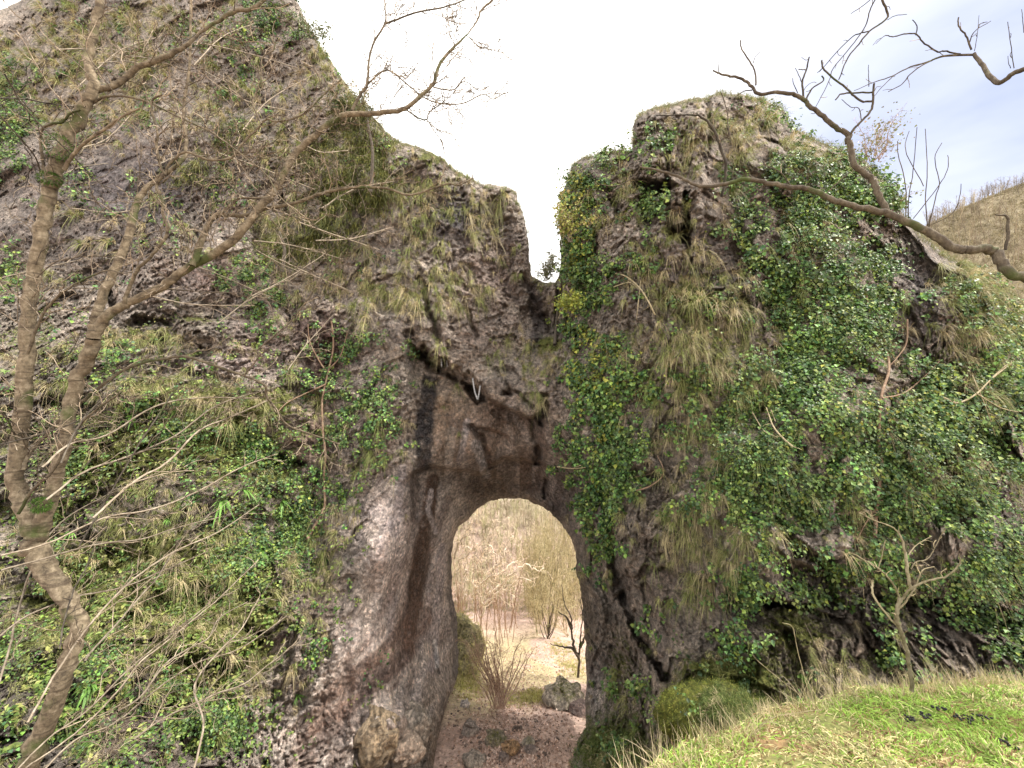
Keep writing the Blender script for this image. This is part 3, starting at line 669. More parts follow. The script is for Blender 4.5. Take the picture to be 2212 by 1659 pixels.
# the grassy bank the camera stands on
CREST = np.array([(-1.6, .6, .05), (-.5, 1.1, -.08), (.2, 1.45, -.28), (.75, 1.88, -.42), (1.15, 2.12, -.52), (1.75, 2.42, -.60), (2.45, 2.66, -.68), (3.3, 2.95, -.86), (4.3, 3.15, -.98), (6, 3.5, -1.3)])
def bank_z(x, y):
    cy = np.interp(x, CREST[:, 0], CREST[:, 1]); cz = np.interp(x, CREST[:, 0], CREST[:, 2])
    t = y - cy
    z0 = np.interp(x, [-3, 0, 2, 6], [.05, 0, -.12, -.6])
    inner = cz + (z0 - cz) * np.clip(-t / 1.6, 0, 1) ** .8
    outer = cz - .35 * np.clip(t, 0, 9) - 1.35 * np.clip(t - .12, 0, 9)
    p = np.stack([x, y, 0 * x], -1).reshape(-1, 3)
    n = (fbm(p * 2.2, 3, 65) * .05 + fbm(p * 9, 3, 66) * .022).reshape(x.shape)
    return np.where(t < 0, inner, outer) + n
m, nt, b = mat('turf')
g = nd(nt, 'ShaderNodeTexCoord').outputs['Object']
n1 = nd(nt, 'ShaderNodeTexNoise', i_Scale=2.2, i_Detail=6.0); n2 = nd(nt, 'ShaderNodeTexNoise', i_Scale=30.0, i_Detail=6.0)
for n in (n1, n2): nt.links.new(g, n.inputs[0])
c = ramp(nt, n1.outputs[0], [(.35, (.10, .13, .03)), (.5, (.19, .19, .07)), (.62, (.24, .16, .08))])
c = mix(nt, c, ramp(nt, n2.outputs[0], [(.3, .5), (.7, 1.4)]), 1.0, 'MULTIPLY'); nt.links.new(c, b.inputs['Base Color'])
V_, q_ = grid_sheet(np.linspace(-2.5, 6.2, 260), np.linspace(-2.5, 6.6, 270), bank_z)
tag(mesh_obj('grass_bank', V_, q_, m, smooth=True), kind='structure')

# ------------------------------------------------------------------ blades and leaves
def blades(root, dirv, length, width, droop, segs=3, curl=None):
    """many grass blades as strips; root (n,3), dirv (n,3) unit, droop downwards pull"""
    n = len(root); side = np.cross(dirv, np.array([0, 0, 1.0])) + rng.normal(0, .3, (n, 3)); side /= np.linalg.norm(side, axis=1, keepdims=True) + 1e-9
    V_ = np.zeros((n, segs * 2 + 1, 3))
    for s in range(segs + 1):
        t = s / segs
        c = root + dirv * (length * t)[:, None] + np.array([0, 0, -1.0]) * (droop * length * t * t)[:, None]
        if curl is not None: c = c + curl * (length * t * t)[:, None]
        wd = (width * (1 - t) ** .7)[:, None] * .5
        if s < segs: V_[:, 2 * s] = c - side * wd; V_[:, 2 * s + 1] = c + side * wd
        else: V_[:, 2 * s] = c
    base = (np.arange(n) * (segs * 2 + 1))[:, None]
    q = np.concatenate([base + np.array([2 * s, 2 * s + 1, 2 * s + 3, 2 * s + 2]) for s in range(segs - 1)])
    t_ = base + np.array([2 * segs - 2, 2 * segs - 1, 2 * segs])
    return V_.reshape(-1, 3), q, t_, segs * 2 + 1

def unit(v): return v / (np.linalg.norm(v, axis=-1, keepdims=True) + 1e-9)

def leaf_cards(pos, nrm, up, size, wide=.95, fold=.22):
    """kite-shaped folded leaves lying against nrm, tip along up"""
    n = len(pos); up = unit(up - nrm * (up * nrm).sum(-1, keepdims=True)); sd_ = np.cross(up, nrm)
    s = size[:, None]
    V_ = np.stack([pos, pos + up * s * .38 - sd_ * s * .5 * wide + nrm * s * fold, pos + up * s, pos + up * s * .38 + sd_ * s * .5 * wide + nrm * s * fold], 1)
    b_ = (np.arange(n) * 4)[:, None]
    return V_.reshape(-1, 3), np.concatenate([b_ + np.array([0, 1, 2]), b_ + np.array([0, 2, 3])])

# where ivy grows: centre, radii px, amount
IVY_R = [(2110, 610, 70, 35, .7), (2260, 740, 110, 80, .8), (2200, 860, 100, 80, .8), (1700, 480, 110, 110, .75), (1830, 430, 90, 80, .9), (1900, 420, 50, 60, 1.0), (1750, 620, 150, 100, .9), (1760, 760, 100, 90, .9), (1860, 700, 120, 100, .75), (1880, 860, 100, 90, .7), (1950, 950, 120, 100, .85), (2100, 900, 100, 120, .8),
         (2160, 720, 50, 90, .8), (2150, 1100, 90, 120, .8), (1700, 900, 120, 110, .85), (1600, 820, 60, 60, .4), (1640, 1010, 90, 60, .7), (1530, 940, 80, 60, .55), (1560, 860, 60, 50, .3), (1360, 560, 70, 50, .55), (1400, 450, 45, 50, .9), (1260, 430, 45, 70, .9),
         (1240, 520, 32, 90, .95), (1290, 640, 50, 50, .8), (1250, 720, 40, 60, .8), (1310, 760, 70, 60, .55), (1260, 830, 40, 70, .85), (1320, 880, 60, 70, .9), (1390, 820, 60, 40, .4), (1290, 970, 60, 50, .9), (1340, 1010, 70, 60, .9), (1390, 950, 60, 40, .5),
         (1285, 1060, 32, 60, 1.0), (1310, 1110, 30, 70, 1.0), (1290, 1200, 22, 70, .85), (1275, 1120, 22, 30, .8), (1500, 1010, 60, 30, .5), (1720, 1080, 110, 60, .7), (1850, 1060, 110, 80, .8), (1760, 1180, 90, 50, .6), (1640, 1170, 60, 60, .6), (1620, 1280, 60, 50, .7),
         (1730, 1290, 50, 40, .6), (2100, 1250, 120, 90, .85), (2190, 1400, 60, 120, .8), (1560, 1100, 60, 60, .4), (1460, 740, 80, 40, .3), (1480, 820, 80, 30, .35), (1370, 330, 50, 30, .3), (1300, 350, 40, 30, .4), (1640, 240, 30, 30, .3), (1700, 330, 60, 60, .5),
         (1950, 560, 70, 50, .6), (1560, 600, 60, 50, .3), (1680, 380, 40, 40, .6), (1250, 900, 30, 60, .5), (1430, 900, 60, 60, .3), (1440, 1400, 50, 60, .12), (1930, 1080, 60, 100, .7), (1670, 1580, 60, 40, .5), (1800, 1440, 60, 40, .2), (1890, 1150, 60, 40, .7)]
IVY_R_BARE = [(1640, 730, 35, 80, 1), (1985, 640, 40, 90, .95), (1450, 1270, 90, 90, .8), (1430, 1130, 50, 60, .6), (1500, 560, 60, 60, .7), (1450, 400, 25, 90, .8), (1980, 740, 60, 40, .4), (1290, 1480, 25, 80, 1), (1920, 830, 40, 30, .6), (1370, 780, 30, 30, .6), (1270, 930, 14, 24, .6), (1700, 1450, 200, 60, .6)]
IVY_L = [(665, 50, 30, 50, .8), (720, 140, 30, 40, .5), (830, 850, 45, 70, .75), (780, 900, 60, 90, .55), (720, 960, 40, 100, .3), (640, 1060, 90, 60, .7), (560, 1060, 120, 70, .55), (480, 940, 120, 50, .5), (560, 960, 60, 60, .5), (620, 1160, 80, 60, .8), (540, 1200, 60, 70, .8), (680, 740, 60, 60, .4), (650, 700, 40, 50, .4),
         (560, 630, 50, 60, .8), (540, 560, 30, 30, .5), (500, 560, 40, 40, .4), (20, 300, 60, 130, 1.0), (40, 220, 50, 60, .9), (560, 60, 60, 50, .7), (590, 20, 60, 40, .5), (190, 380, 10, 60, .8), (100, 780, 80, 60, .3), (240, 800, 60, 40, .4), (330, 980, 100, 50, .4), (420, 1060, 80, 60, .4),
         (100, 1100, 80, 100, .35), (450, 1560, 60, 60, .8), (520, 1600, 50, 60, .8), (560, 1500, 40, 60, .5), (230, 1450, 60, 60, .5), (150, 1600, 60, 60, .5), (560, 1120, 60, 40, .6), (20, 1420, 60, 120, .4), (700, 830, 40, 40, .4), (770, 1000, 30, 60, .4), (820, 980, 30, 50, .25), (480, 760, 60, 40, .2), (240, 900, 80, 60, .35), (760, 760, 40, 50, .3), (0, 550, 60, 100, .5)]
def density(x, y, A, bare=None):
    d = blobs(x, y, A)
    if bare: d = d * (1 - blobs(x, y, bare))
    return d

def sample(n, A, bare=None, box_=(-200, 2420, -150, 1850), clump=(.012, .35), floor=0.0):
    xs_, ys_ = [], []
    got = 0
    while got < n:
        x = rng.uniform(box_[0], box_[1], 60000); y = rng.uniform(box_[2], box_[3], 60000)
        d = density(x, y, A, bare) + floor
        nn = fbm(np.stack([x * clump[0], y * clump[0], 0 * x], -1), 4, 31, .6)
        n2_ = fbm(np.stack([x * clump[0] * 4, y * clump[0] * 4, 0 * x + 5], -1), 3, 32, .6)
        p = np.clip(d * .9 + nn * clump[1] * 2.6 + n2_ * clump[1] * 2.6 - .30, 0, 1)
        wl = np.interp(y, [980, 1100, 1200, 1350, 1500, 1659], [850, 835, 805, 740, 640, 580]) + 40 * n2_
        p = p * np.where((y > 980) & (x > wl) & (x < 1050), .03, 1)
        k = rng.random(60000) < p * (bilin(SD, (x - GX[0]) / STEP, (y - GY[0]) / STEP) > 1)
        xs_.append(x[k]); ys_.append(y[k]); got += k.sum()
        if k.sum() == 0: break
    return np.concatenate(xs_)[:n], np.concatenate(ys_)[:n]

def ivy(name, n, A, bare, label, cat_, box_, smin=.04, smax=.125, yellow=None):
    per = 9
    x, y = sample(n // per, A, bare, box_)
    p, nr_, sd_, cc = on_rock(x, y); k = cc < .40
    x, y, p, nr_ = x[k], y[k], p[k], nr_[k]
    outw = unit(nr_ * .8 + np.array([0, -.35, .15])); m = len(p)
    pile = fbm(p * 1.3, 3, 41)
    rad = rng.uniform(.07, .20, m) * (1 + .5 * pile); lift = rng.uniform(.02, .16, m) + .22 * np.clip(pile, 0, 1)
    bright = rng.uniform(.6, 1.45, m); hue = rng.random(m)
    rep = lambda a_: np.repeat(a_, per, 0)
    off = unit(rng.normal(0, 1, (m * per, 3))); off = off + rep(outw) * np.abs((off * rep(outw)).sum(1, keepdims=True))
    p = rep(p) + rep(outw) * rep(lift)[:, None] + off * (rep(rad) * rng.uniform(.4, 1.1, m * per))[:, None] * np.array([1, .8, 1.1])
    outw = unit(rep(outw) + off * .7); x, y, pile, bright, hue = rep(x), rep(y), rep(pile), rep(bright), rep(hue)
    pile2 = pile
    n = len(p)
    ln = unit(outw + np.array([0, -.1, .55]) + rng.normal(0, .42, (n, 3)))
    up = np.array([0, 0, -1.0]) + rng.normal(0, .55, (n, 3))
    size = (smin + (smax - smin) * rng.random(n) ** 1.6) * (1 + .25 * pile2) * np.clip(p[:, 1] / 9.5, .7, 1.5)
    Vl, Fl = leaf_cards(p, ln, up, size)
    u = rng.random(n); sp = fbm(p * .8, 3, 43)
    dark = np.array([.055, .10, .024]); mid_ = np.array([.13, .21, .040]); lite = np.array([.22, .31, .06]); yel = np.array([.38, .38, .07])
    c = np.where((u < .45)[:, None], dark, np.where((u < .84)[:, None], mid_, lite))
    c = c * (1 + .4 * sp)[:, None] * rng.uniform(.75, 1.25, (n, 1)) * bright[:, None]
    c[:, 0] *= .74 + .55 * hue; c[:, 2] *= rng.uniform(.8, 1.9, n)
    if yellow:
        m_ = rng.random(n) < blobs(x, y, yellow) * (.25 + 1.2 * hue ** 2); c[m_] = (yel * rng.uniform(.5, 1.2, (n, 1)))[m_]
    o = mesh_obj(name, Vl, Fl, M_LEAF, col=np.repeat(np.clip(c, .005, .6), 4, 0))
    tag(o, label, cat_, kind='stuff')
YEL = [(1250, 430, 45, 70, .4), (1245, 520, 30, 60, .25), (1290, 790, 60, 60, .35), (1260, 760, 30, 60, .35), (1930, 870, 120, 60, .2), (1300, 940, 30, 20, .6), (2190, 660, 60, 60, .35)]
ivy('ivy', 100000, IVY_R, IVY_R_BARE, 'mass of glossy green and yellowing ivy leaves over the right rock tower', 'ivy', (1180, 2440, 180, 1800), yellow=YEL)
ivy('ivy', 42000, IVY_L, None, 'sparser dark green ivy leaves on the cliff and ledges left of the arch', 'ivy', (-200, 900, -100, 1800), .04, .095)

# hanging tufts of grass on every small ledge
TUF = [(2110, 600, 90, 35, .9), (700, 110, 40, 60, .6), (770, 210, 40, 40, .6), (2240, 720, 90, 60, .9), (2170, 660, 50, 40, .8), (1000, 520, 150, 160, .75), (900, 420, 70, 80, .7), (880, 650, 60, 80, .7), (1180, 800, 40, 70, .9), (760, 620, 90, 90, .4), (640, 560, 120, 120, .35), (1560, 300, 140, 90, .85), (1330, 420, 80, 100, .5), (1480, 580, 90, 70, .8), (1540, 680, 110, 60, .8),
       (1480, 780, 110, 80, .6), (1600, 850, 120, 60, .7), (1460, 900, 90, 60, .5), (1700, 700, 120, 200, .35), (2080, 640, 60, 90, .9), (2120, 800, 50, 120, .8), (1550, 1000, 120, 80, .5), (1480, 1130, 90, 90, .5), (1560, 1250, 60, 100, .55), (1640, 1100, 200, 100, .35),
       (1980, 1080, 200, 200, .4), (1760, 1450, 160, 70, .4), (350, 180, 260, 160, .5), (120, 120, 160, 120, .5), (650, 250, 100, 120, .5), (500, 880, 150, 50, .7), (330, 850, 120, 40, .6), (300, 730, 110, 20, .8), (600, 480, 90, 40, .5), (400, 1230, 260, 140, .45),
       (700, 1100, 60, 100, .5), (650, 1250, 60, 60, .5), (480, 1400, 160, 150, .4), (100, 1400, 120, 220, .4), (1400, 560, 60, 60, .5), (1390, 750, 60, 60, .5), (1220, 640, 20, 30, .5), (860, 1000, 30, 60, .2), (1750, 330, 100, 40, .7), (150, 800, 200, 120, .4), (1580, 1560, 100, 60, .5), (1340, 1650, 90, 60, .7), (1900, 650, 60, 80, .3)]
TUF_BARE = [(985, 490, 30, 40, .9), (250, 380, 100, 90, .7), (1050, 900, 170, 110, 1), (930, 1200, 110, 200, 1), (1640, 730, 30, 70, .8), (1990, 640, 30, 70, .9), (1060, 720, 70, 40, .8), (780, 1500, 160, 160, .9)]
def tufts(n, A, bare, bl, label):
    x, y = sample(n, A, bare, (-150, 2300, -100, 1750), (.02, .3), floor=.05)
    p, nr_, sd_, cc = on_rock(x, y)
    # prefer places that jut out or face up
    k = (nr_[:, 2] + rng.normal(0, .25, len(p)) - cc * 1.2) > -.12
    p, nr_ = p[k], nr_[k]; n = len(p)
    sz = (.12 + .5 * rng.random(n) ** 2.2) * np.clip(p[:, 1] / 11, .7, 1.4)
    bigm = rng.random(n) < .12; sz[bigm] *= 1.5
    tint = np.where((rng.random(n) < .42)[:, None], np.array([.44, .37, .22]), np.where((rng.random(n) < .5)[:, None], np.array([.22, .25, .08]), np.array([.33, .33, .14]))) * rng.uniform(.7, 1.25, (n, 1))
    r = np.repeat(p, bl, 0); nn = np.repeat(nr_, bl, 0); s = np.repeat(sz, bl)
    d = unit(nn * .7 + np.array([0, -.15, .35]) + rng.normal(0, .42, r.shape))
    r = r + rng.normal(0, .03, r.shape) + nn * .02
    Vb, q, t_, k_ = blades(r, d, s * rng.uniform(.25, 1.15, len(r)), np.clip(.011 * r[:, 1] / 9, .007, .02), rng.uniform(.3, 1.7, len(r)))
    c = np.repeat(tint, bl, 0) * rng.uniform(.7, 1.3, (len(r), 1))
    o = mesh_obj('grass_tufts', Vb, [q, t_], M_BLADE, col=np.repeat(np.clip(c, .01, .7), k_, 0))
    tag(o, label, 'grass', kind='stuff')
tufts(8500, TUF, TUF_BARE, 28, 'dry and grey-green grass tufts hanging from cracks all over the rock')
# skyline fringe: short grass standing along the outline
def fringe():
    xs_, ys_ = [], []
    for A, B in zip(OUT[8:95], OUT[9:96]):
        if min(A[1], B[1]) > 700 or max(A[0], B[0]) > 2300: continue
        L_ = math.hypot(B[0] - A[0], B[1] - A[1]); k = int(L_ * .5)
        flat = abs(B[0] - A[0]) / (L_ + 1e-6)
        k = int(k * (.25 + .9 * flat)); t_ = rng.random(k)
        xs_ += list(A[0] + (B[0] - A[0]) * t_); ys_ += list(A[1] + (B[1] - A[1]) * t_)
    x = np.array(xs_); y = np.array(ys_)
    sd_, gx2, gy2 = poly_sd(x + .01, y + 3.0, OUT)
    y = y + 6 * rng.random(len(y)) + 3
    p, nr_, s_, cc = on_rock(x, y)
    bl = 14; r = np.repeat(p, bl, 0) + rng.normal(0, .05, (len(p) * bl, 3))
    d = unit(np.array([0, -.1, .8]) + rng.normal(0, .45, r.shape))
    Vb, q, t_, k_ = blades(r, d, rng.uniform(.12, .34, len(r)), np.full(len(r), .012), rng.uniform(.2, .9, len(r)))
    c = np.where((rng.random(len(r)) < .5)[:, None], np.array([.26, .24, .12]), np.array([.17, .20, .09])) * rng.uniform(.7, 1.3, (len(r), 1))
    tag(mesh_obj('grass_fringe', Vb, [q, t_], M_BLADE, col=np.repeat(c, k_, 0)), 'short tussocky grass growing along the skyline of the rocks', 'grass', kind='stuff')
fringe()

# ------------------------------------------------------------------ branches
def path(pts, s=1.0, ox=0.0, oy=0.0):
    return [(ox + x * s, oy + y * s) for x, y in pts]
C1 = dict(s=.3348); C2 = dict(s=.3348, ox=735.1); C3 = dict(s=.3348, ox=1470.3); C4 = dict(s=.3348, oy=548.6)
B1 = dict(s=.3386, oy=1097.2); B2 = dict(s=.3386, ox=735.1, oy=1097.2); B3 = dict(s=.3387, ox=1470.3, oy=1097.2)

def limb3(pts, D, rad, n=5, jig=0.0):
    """world points and radii of a limb: pts as seen, D at its start and end, rad px at start and end (or per point)"""
    m = len(pts)
    Ds = np.interp(np.linspace(0, 1, m), np.linspace(0, 1, len(D)), D) if hasattr(D, '__len__') else np.full(m, D)
    Rs = np.interp(np.linspace(0, 1, m), np.linspace(0, 1, len(rad)), rad)
    A = spline(np.column_stack([np.array(pts, float), Ds, Rs]), n)
    P = np.array([W(x, y, d) for x, y, d, _ in A]); r = A[:, 3] / F * A[:, 2]
    r = r * (1 + ((A[:, 0] - 1106) / F) ** 2 + ((A[:, 1] - 829.5) / F) ** 2) ** -.42      # things near the frame's edge look wider than they are
    if jig: P = P + rng.normal(0, 1, P.shape) * (jig * A[:, 2] / F)[:, None] * np.array([1, .5, 1])
    P = P + rng.normal(0, 1, P.shape) * (r[:, None] * .14 + .0005)
    return P, r

def wander(p0, d0, length, r0, r1, n=7, jit=.28, pull=(0, 0, 0)):
    P = [np.array(p0)]; d = np.array(d0) / np.linalg.norm(d0); pull = np.array(pull)
    for i in range(n):
        d = d + rng.normal(0, jit, 3) * np.array([1, .6, 1]) + pull; d /= np.linalg.norm(d)
        P.append(P[-1] + d * length / n)
    return np.array(P), np.linspace(r0, r1, n + 1)

def twigs(mb, P, r, every, length, depth=2, t0=.1, side=3, jit=.26, pull=(0, 0, .03), ang=(.5, 1.1), rmin=.0028, colv=None):
    """side twigs off a limb, and twigs off those"""
    seg = np.linalg.norm(np.diff(P, axis=0), axis=1); L_ = np.concatenate([[0], np.cumsum(seg)]); tot = L_[-1]
    s = tot * t0 + every * rng.random()
    while s < tot:
        i = min(np.searchsorted(L_, s) - 1, len(P) - 2); i = max(i, 0)
        t = (s - L_[i]) / (seg[i] + 1e-9); p = P[i] * (1 - t) + P[i + 1] * t; rr = r[i]
        d = P[i + 1] - P[i]; d /= np.linalg.norm(d) + 1e-9
        q = rng.normal(0, 1, 3) * np.array([1, .55, 1]); q -= d * q.dot(d); q /= np.linalg.norm(q) + 1e-9
        a = rng.uniform(*ang); nd_ = d * math.cos(a) + q * math.sin(a)
        ln = length * rng.uniform(.35, 1.0) * (1 - .35 * s / tot)
        r0 = max(min(rr * .5, ln * .0065 + .0008), rmin)
        TP, TR = wander(p, nd_, ln, r0, max(r0 * .4, rmin * .7), 7, jit, pull)
        v = rng.choice([.35, .6, 1.0, 1.5]) * rng.uniform(.8, 1.2); cc = (v, v * .97, v * .93) if colv is None else colv
        mb.tube(TP, TR, side, col=cc)
        if depth > 1: twigs(mb, TP, TR, max(every * .55, ln * .16), ln * .45, depth - 1, .2, side, jit, pull, ang, rmin * .8, colv)
        s += every * rng.uniform(.4, 1.2)

def tree(name, label, cat_, base, limbs, barkm, twigm, group=None, kmain=10, rmin=.0028):
    """limbs: (part name, pts, D, radii, twig spacing, twig length, depth)"""
    root = empty(name, base); tag(root, label, cat_, group)
    tw = MB()
    for pn, pts, D_, rad, ev, ln, dp_ in limbs:
        P, r = limb3(pts, D_, rad)
        mb = MB(); v = 1.0 if max(rad) > 12 else rng.uniform(.45, 1.1); mb.tube(P, r, kmain if max(rad) > 5 else 6, lump=.04, col=(v, v, v))
        mb.build(pn, barkm, root)
        if ev: twigs(tw, P, r, ev, ln, dp_, rmin=rmin)
    if tw.n: tag(tw.build('twigs', twigm, root), kind='stuff')
    return root

# --- the forked tree in the left foreground
T1 = [('trunk', [(-10, 1850), (20, 1750), (70, 1630), (118, 1520), (150, 1420), (168, 1356), (150, 1300), (108, 1245), (78, 1190), (76, 1150)], (3.1, 3.4), (44, 38, 33, 28, 25, 24, 30, 33, 30), 0.298, 0.57, 1),
      ('stem', [(76, 1150), (60, 1110), (38, 1060), (38, 990), (50, 880), (58, 780), (62, 690), (72, 600), (88, 510), (100, 450), (112, 400), (128, 350), (150, 290), (180, 235), (203, 190), (196, 160), (192, 120), (200, 80), (212, 20), (225, -90)], (3.4, 3.5), (30, 24, 22, 21, 20, 19, 19, 19, 20, 20, 18, 16, 15, 13, 12, 12), 0.149, 0.92, 3),
      ('stem', [(80, 1150), (105, 1090), (125, 1010), (144, 950), (150, 880), (168, 820), (190, 775), (203, 730)], (3.4, 3.45), (26, 19, 18, 18, 18, 19, 18), 0.248, 0.57, 1),
      ('branch', [(203, 730), (225, 690), (260, 665), (285, 650), (352, 618), (402, 582), (469, 544), (522, 502), (556, 455), (596, 405), (633, 341), (670, 301), (740, 251), (785, 247), (829, 244), (876, 234), (912, 204), (936, 181), (946, 147), (966, 117), (996, 87), (1013, 70), (1033, 40), (1040, 22), (1070, -5)], (3.45, 4.1), (17, 13, 12, 11.5, 11, 10, 9, 8, 7, 6, 5, 4.5, 4, 1.488, 2.88, 3), 0.099, 0.86, 3),
      ('branch', [(203, 728), (206, 690), (216, 655), (236, 612), (255, 570), (275, 520), (288, 470), (298, 430), (318, 406), (345, 385), (385, 355), (402, 321), (398, 234), (410, 134), (412, -10)], (3.45, 3.9), (15, 13, 12, 11, 10, 8, 6, 5, 4, 3.5), 0.139, 0.80, 3),
      ('branch', [(760, 240), (775, 211), (792, 187), (795, 160), (797, 134), (805, 97), (832, 50), (832, 20), (830, -10)], (3.95, 4.1), (4.5, 3, 2), 0.109, 0.57, 3),
      ('branch', [(832, 51), (896, 28), (969, 13), (1010, -3)], (4.05, 4.2), (2.6, 1.6), 0.090, 0.46, 2),
      ('branch', [(795, 182), (812, 165), (839, 152), (886, 187), (916, 211), (956, 224), (1000, 223), (1043, 204), (1066, 214), (1090, 200)], (4.0, 4.2), (2.2, 1), 0.070, 0.40, 2),
      ('branch', [(936, 189), (979, 194), (1003, 176), (1036, 197)], (4.05, 4.2), (1.8, .9), 0.070, 0.34, 2),
      ('branch', [(879, 238), (902, 254), (922, 258), (926, 244), (953, 224), (985, 196)], (4.05, 4.2), (2, .9), 0.070, 0.34, 2),
      ('branch', [(922, 259), (943, 278), (976, 291), (985, 305), (993, 318)], (4.1, 4.2), (1.3, .7), 0.070, 0.29, 1),
      ('branch', [(925, 262), (936, 280), (954, 305), (959, 328)], (4.1, 4.2), (1.3, .7), 0.070, 0.29, 1),
      ('branch', [(1013, 80), (1033, 99), (1060, 107), (1093, 115)], (4.05, 4.2), (1.5, .8), 0.059, 0.29, 2),
      ('branch', [(990, 92), (970, 55), (965, 20), (975, -10)], (4.05, 4.2), (1.3, .7), 0.059, 0.29, 2),
      ('branch', [(205, 195), (248, 184), (295, 147), (355, 124), (408, 94), (435, 70), (502, 27), (545, 18), (590, -15)], (3.5, 3.8), (10, 9, 8, 3.472, 6.90, 4), 0.109, 0.80, 3),
      ('branch', [(188, 235), (221, 211), (268, 208), (321, 221), (368, 244), (435, 275), (479, 301), (536, 345), (576, 378), (603, 422), (650, 470)], (3.5, 3.3), (4, 3.2, 2.6, 1.4), 0.090, 0.69, 3),
      ('branch', [(268, 656), (275, 632), (295, 585), (331, 549), (362, 502), (352, 462), (352, 435), (338, 402), (355, 378), (348, 362), (338, 318), (341, 291), (328, 241), (331, 214), (350, 205)], (3.4, 3.35), (6, 4.5, 4.2, 4, 3.6, 3.2, 2.8), 0.109, 0.57, 3),
      ('branch', [(355, 378), (368, 352), (402, 328), (449, 345), (499, 341), (522, 311), (556, 278), (576, 258), (603, 263), (653, 248), (686, 218), (737, 171)], (3.38, 3.5), (4.2, 3.5, 3, 2.4, 1.8), 0.099, 0.57, 3),
      ('branch', [(565, 268), (549, 234), (546, 218), (562, 177), (566, 127), (589, 110), (596, 92)], (3.42, 3.5), (2.8, 2.3, 1.6), 0.099, 0.46, 2),
      ('branch', [(138, 368), (157, 338), (181, 311), (228, 278), (263, 252), (300, 235)], (3.42, 3.3), (6, 5, 4, 2.5), 0.124, 0.46, 1),
      ('branch', [(98, 380), (90, 335), (88, 285), (110, 268), (134, 264), (151, 246), (172, 238)], (3.45, 3.4), (5, 4, 3), 0.099, 0.46, 2),
      ('branch', [(415, 575), (428, 545), (445, 492), (469, 465), (495, 465), (536, 465), (569, 452), (636, 439), (696, 418), (740, 408), (785, 405), (835, 407), (876, 420), (902, 418), (966, 397), (989, 400), (1023, 385)], (3.5, 4.1), (9, 7, 5, 4, 3.2, 2.4, 1.6), 0.090, 0.69, 3),
      ('branch', [(470, 464), (495, 446), (519, 428), (566, 427), (610, 405)], (3.6, 3.7), (4.5, 2), 0.099, 0.57, 3),
      ('branch', [(60, 765), (80, 709), (97, 672), (124, 642), (161, 615), (228, 585), (262, 590)], (3.3, 3.2), (5, 4, 3, 1.6), 0.099, 0.46, 2),
      ('branch', [(50, 1017), (64, 980), (100, 940), (134, 903), (187, 860), (251, 810), (301, 786), (352, 776), (398, 770), (452, 786), (502, 803), (569, 830), (576, 857), (596, 883), (619, 917), (670, 937), (735, 960)], (3.3, 4.4), (5.5, 5, 4, 3.5, 2.6, 1.8), 0.099, 0.69, 3),
      ('branch', [(526, 813), (559, 770), (556, 756), (596, 723), (629, 693), (663, 649), (696, 599), (720, 555)], (3.9, 4.1), (2.4, 1.4), 0.099, 0.52, 3),
      ('branch', [(40, 1110), (67, 1064), (114, 1017), (141, 970), (174, 917), (215, 880), (260, 850)], (3.2, 3.2), (5, 4, 2.5), 0.109, 0.57, 3)]
T1 = [(a, b, c, tuple(v * .92 for v in d), *e) for a, b, c, d, *e in T1]
tree('tree', 'bare forked tree with smooth ringed bark and mossy collars, left foreground', 'tree', W(0, 1830, 3.15), T1, M_BARK, M_TWIG, rmin=.0042)
# extra tangle of thin twigs crossing the cliff on the left
# moss collars on the trunk
mb = MB()
for cx, cy, d, rw, hh in [(127, 318, 3.44, 24, 26), (108, 386, 3.44, 20, 12), (88, 1090, 3.35, 18, 14)]:
    p = W(cx, cy, d - .03); k = 700
    dirs = unit(rng.normal(0, 1, (k, 3)) * np.array([1, .7, 1]))
    pos = p + dirs * np.array([rw, rw * .8, hh]) / F * d * rng.uniform(.8, 1.02, (k, 1))
    Vb, q, t_, k_ = blades(pos, unit(dirs + rng.normal(0, .4, dirs.shape)), rng.uniform(.015, .035, k), np.full(k, .006), np.full(k, .3), segs=2)
    o = mesh_obj('moss', Vb, [q, t_], M_BLADE, col=np.repeat(np.array([.07, .14, .02]) * rng.uniform(.5, 1.5, (k, 1)), k_, 0))
    o.parent = bpy.data.objects['tree']; o.matrix_parent_inverse = Matrix.Translation(-Vector(bpy.data.objects['tree'].location)); tag(o, kind='stuff')

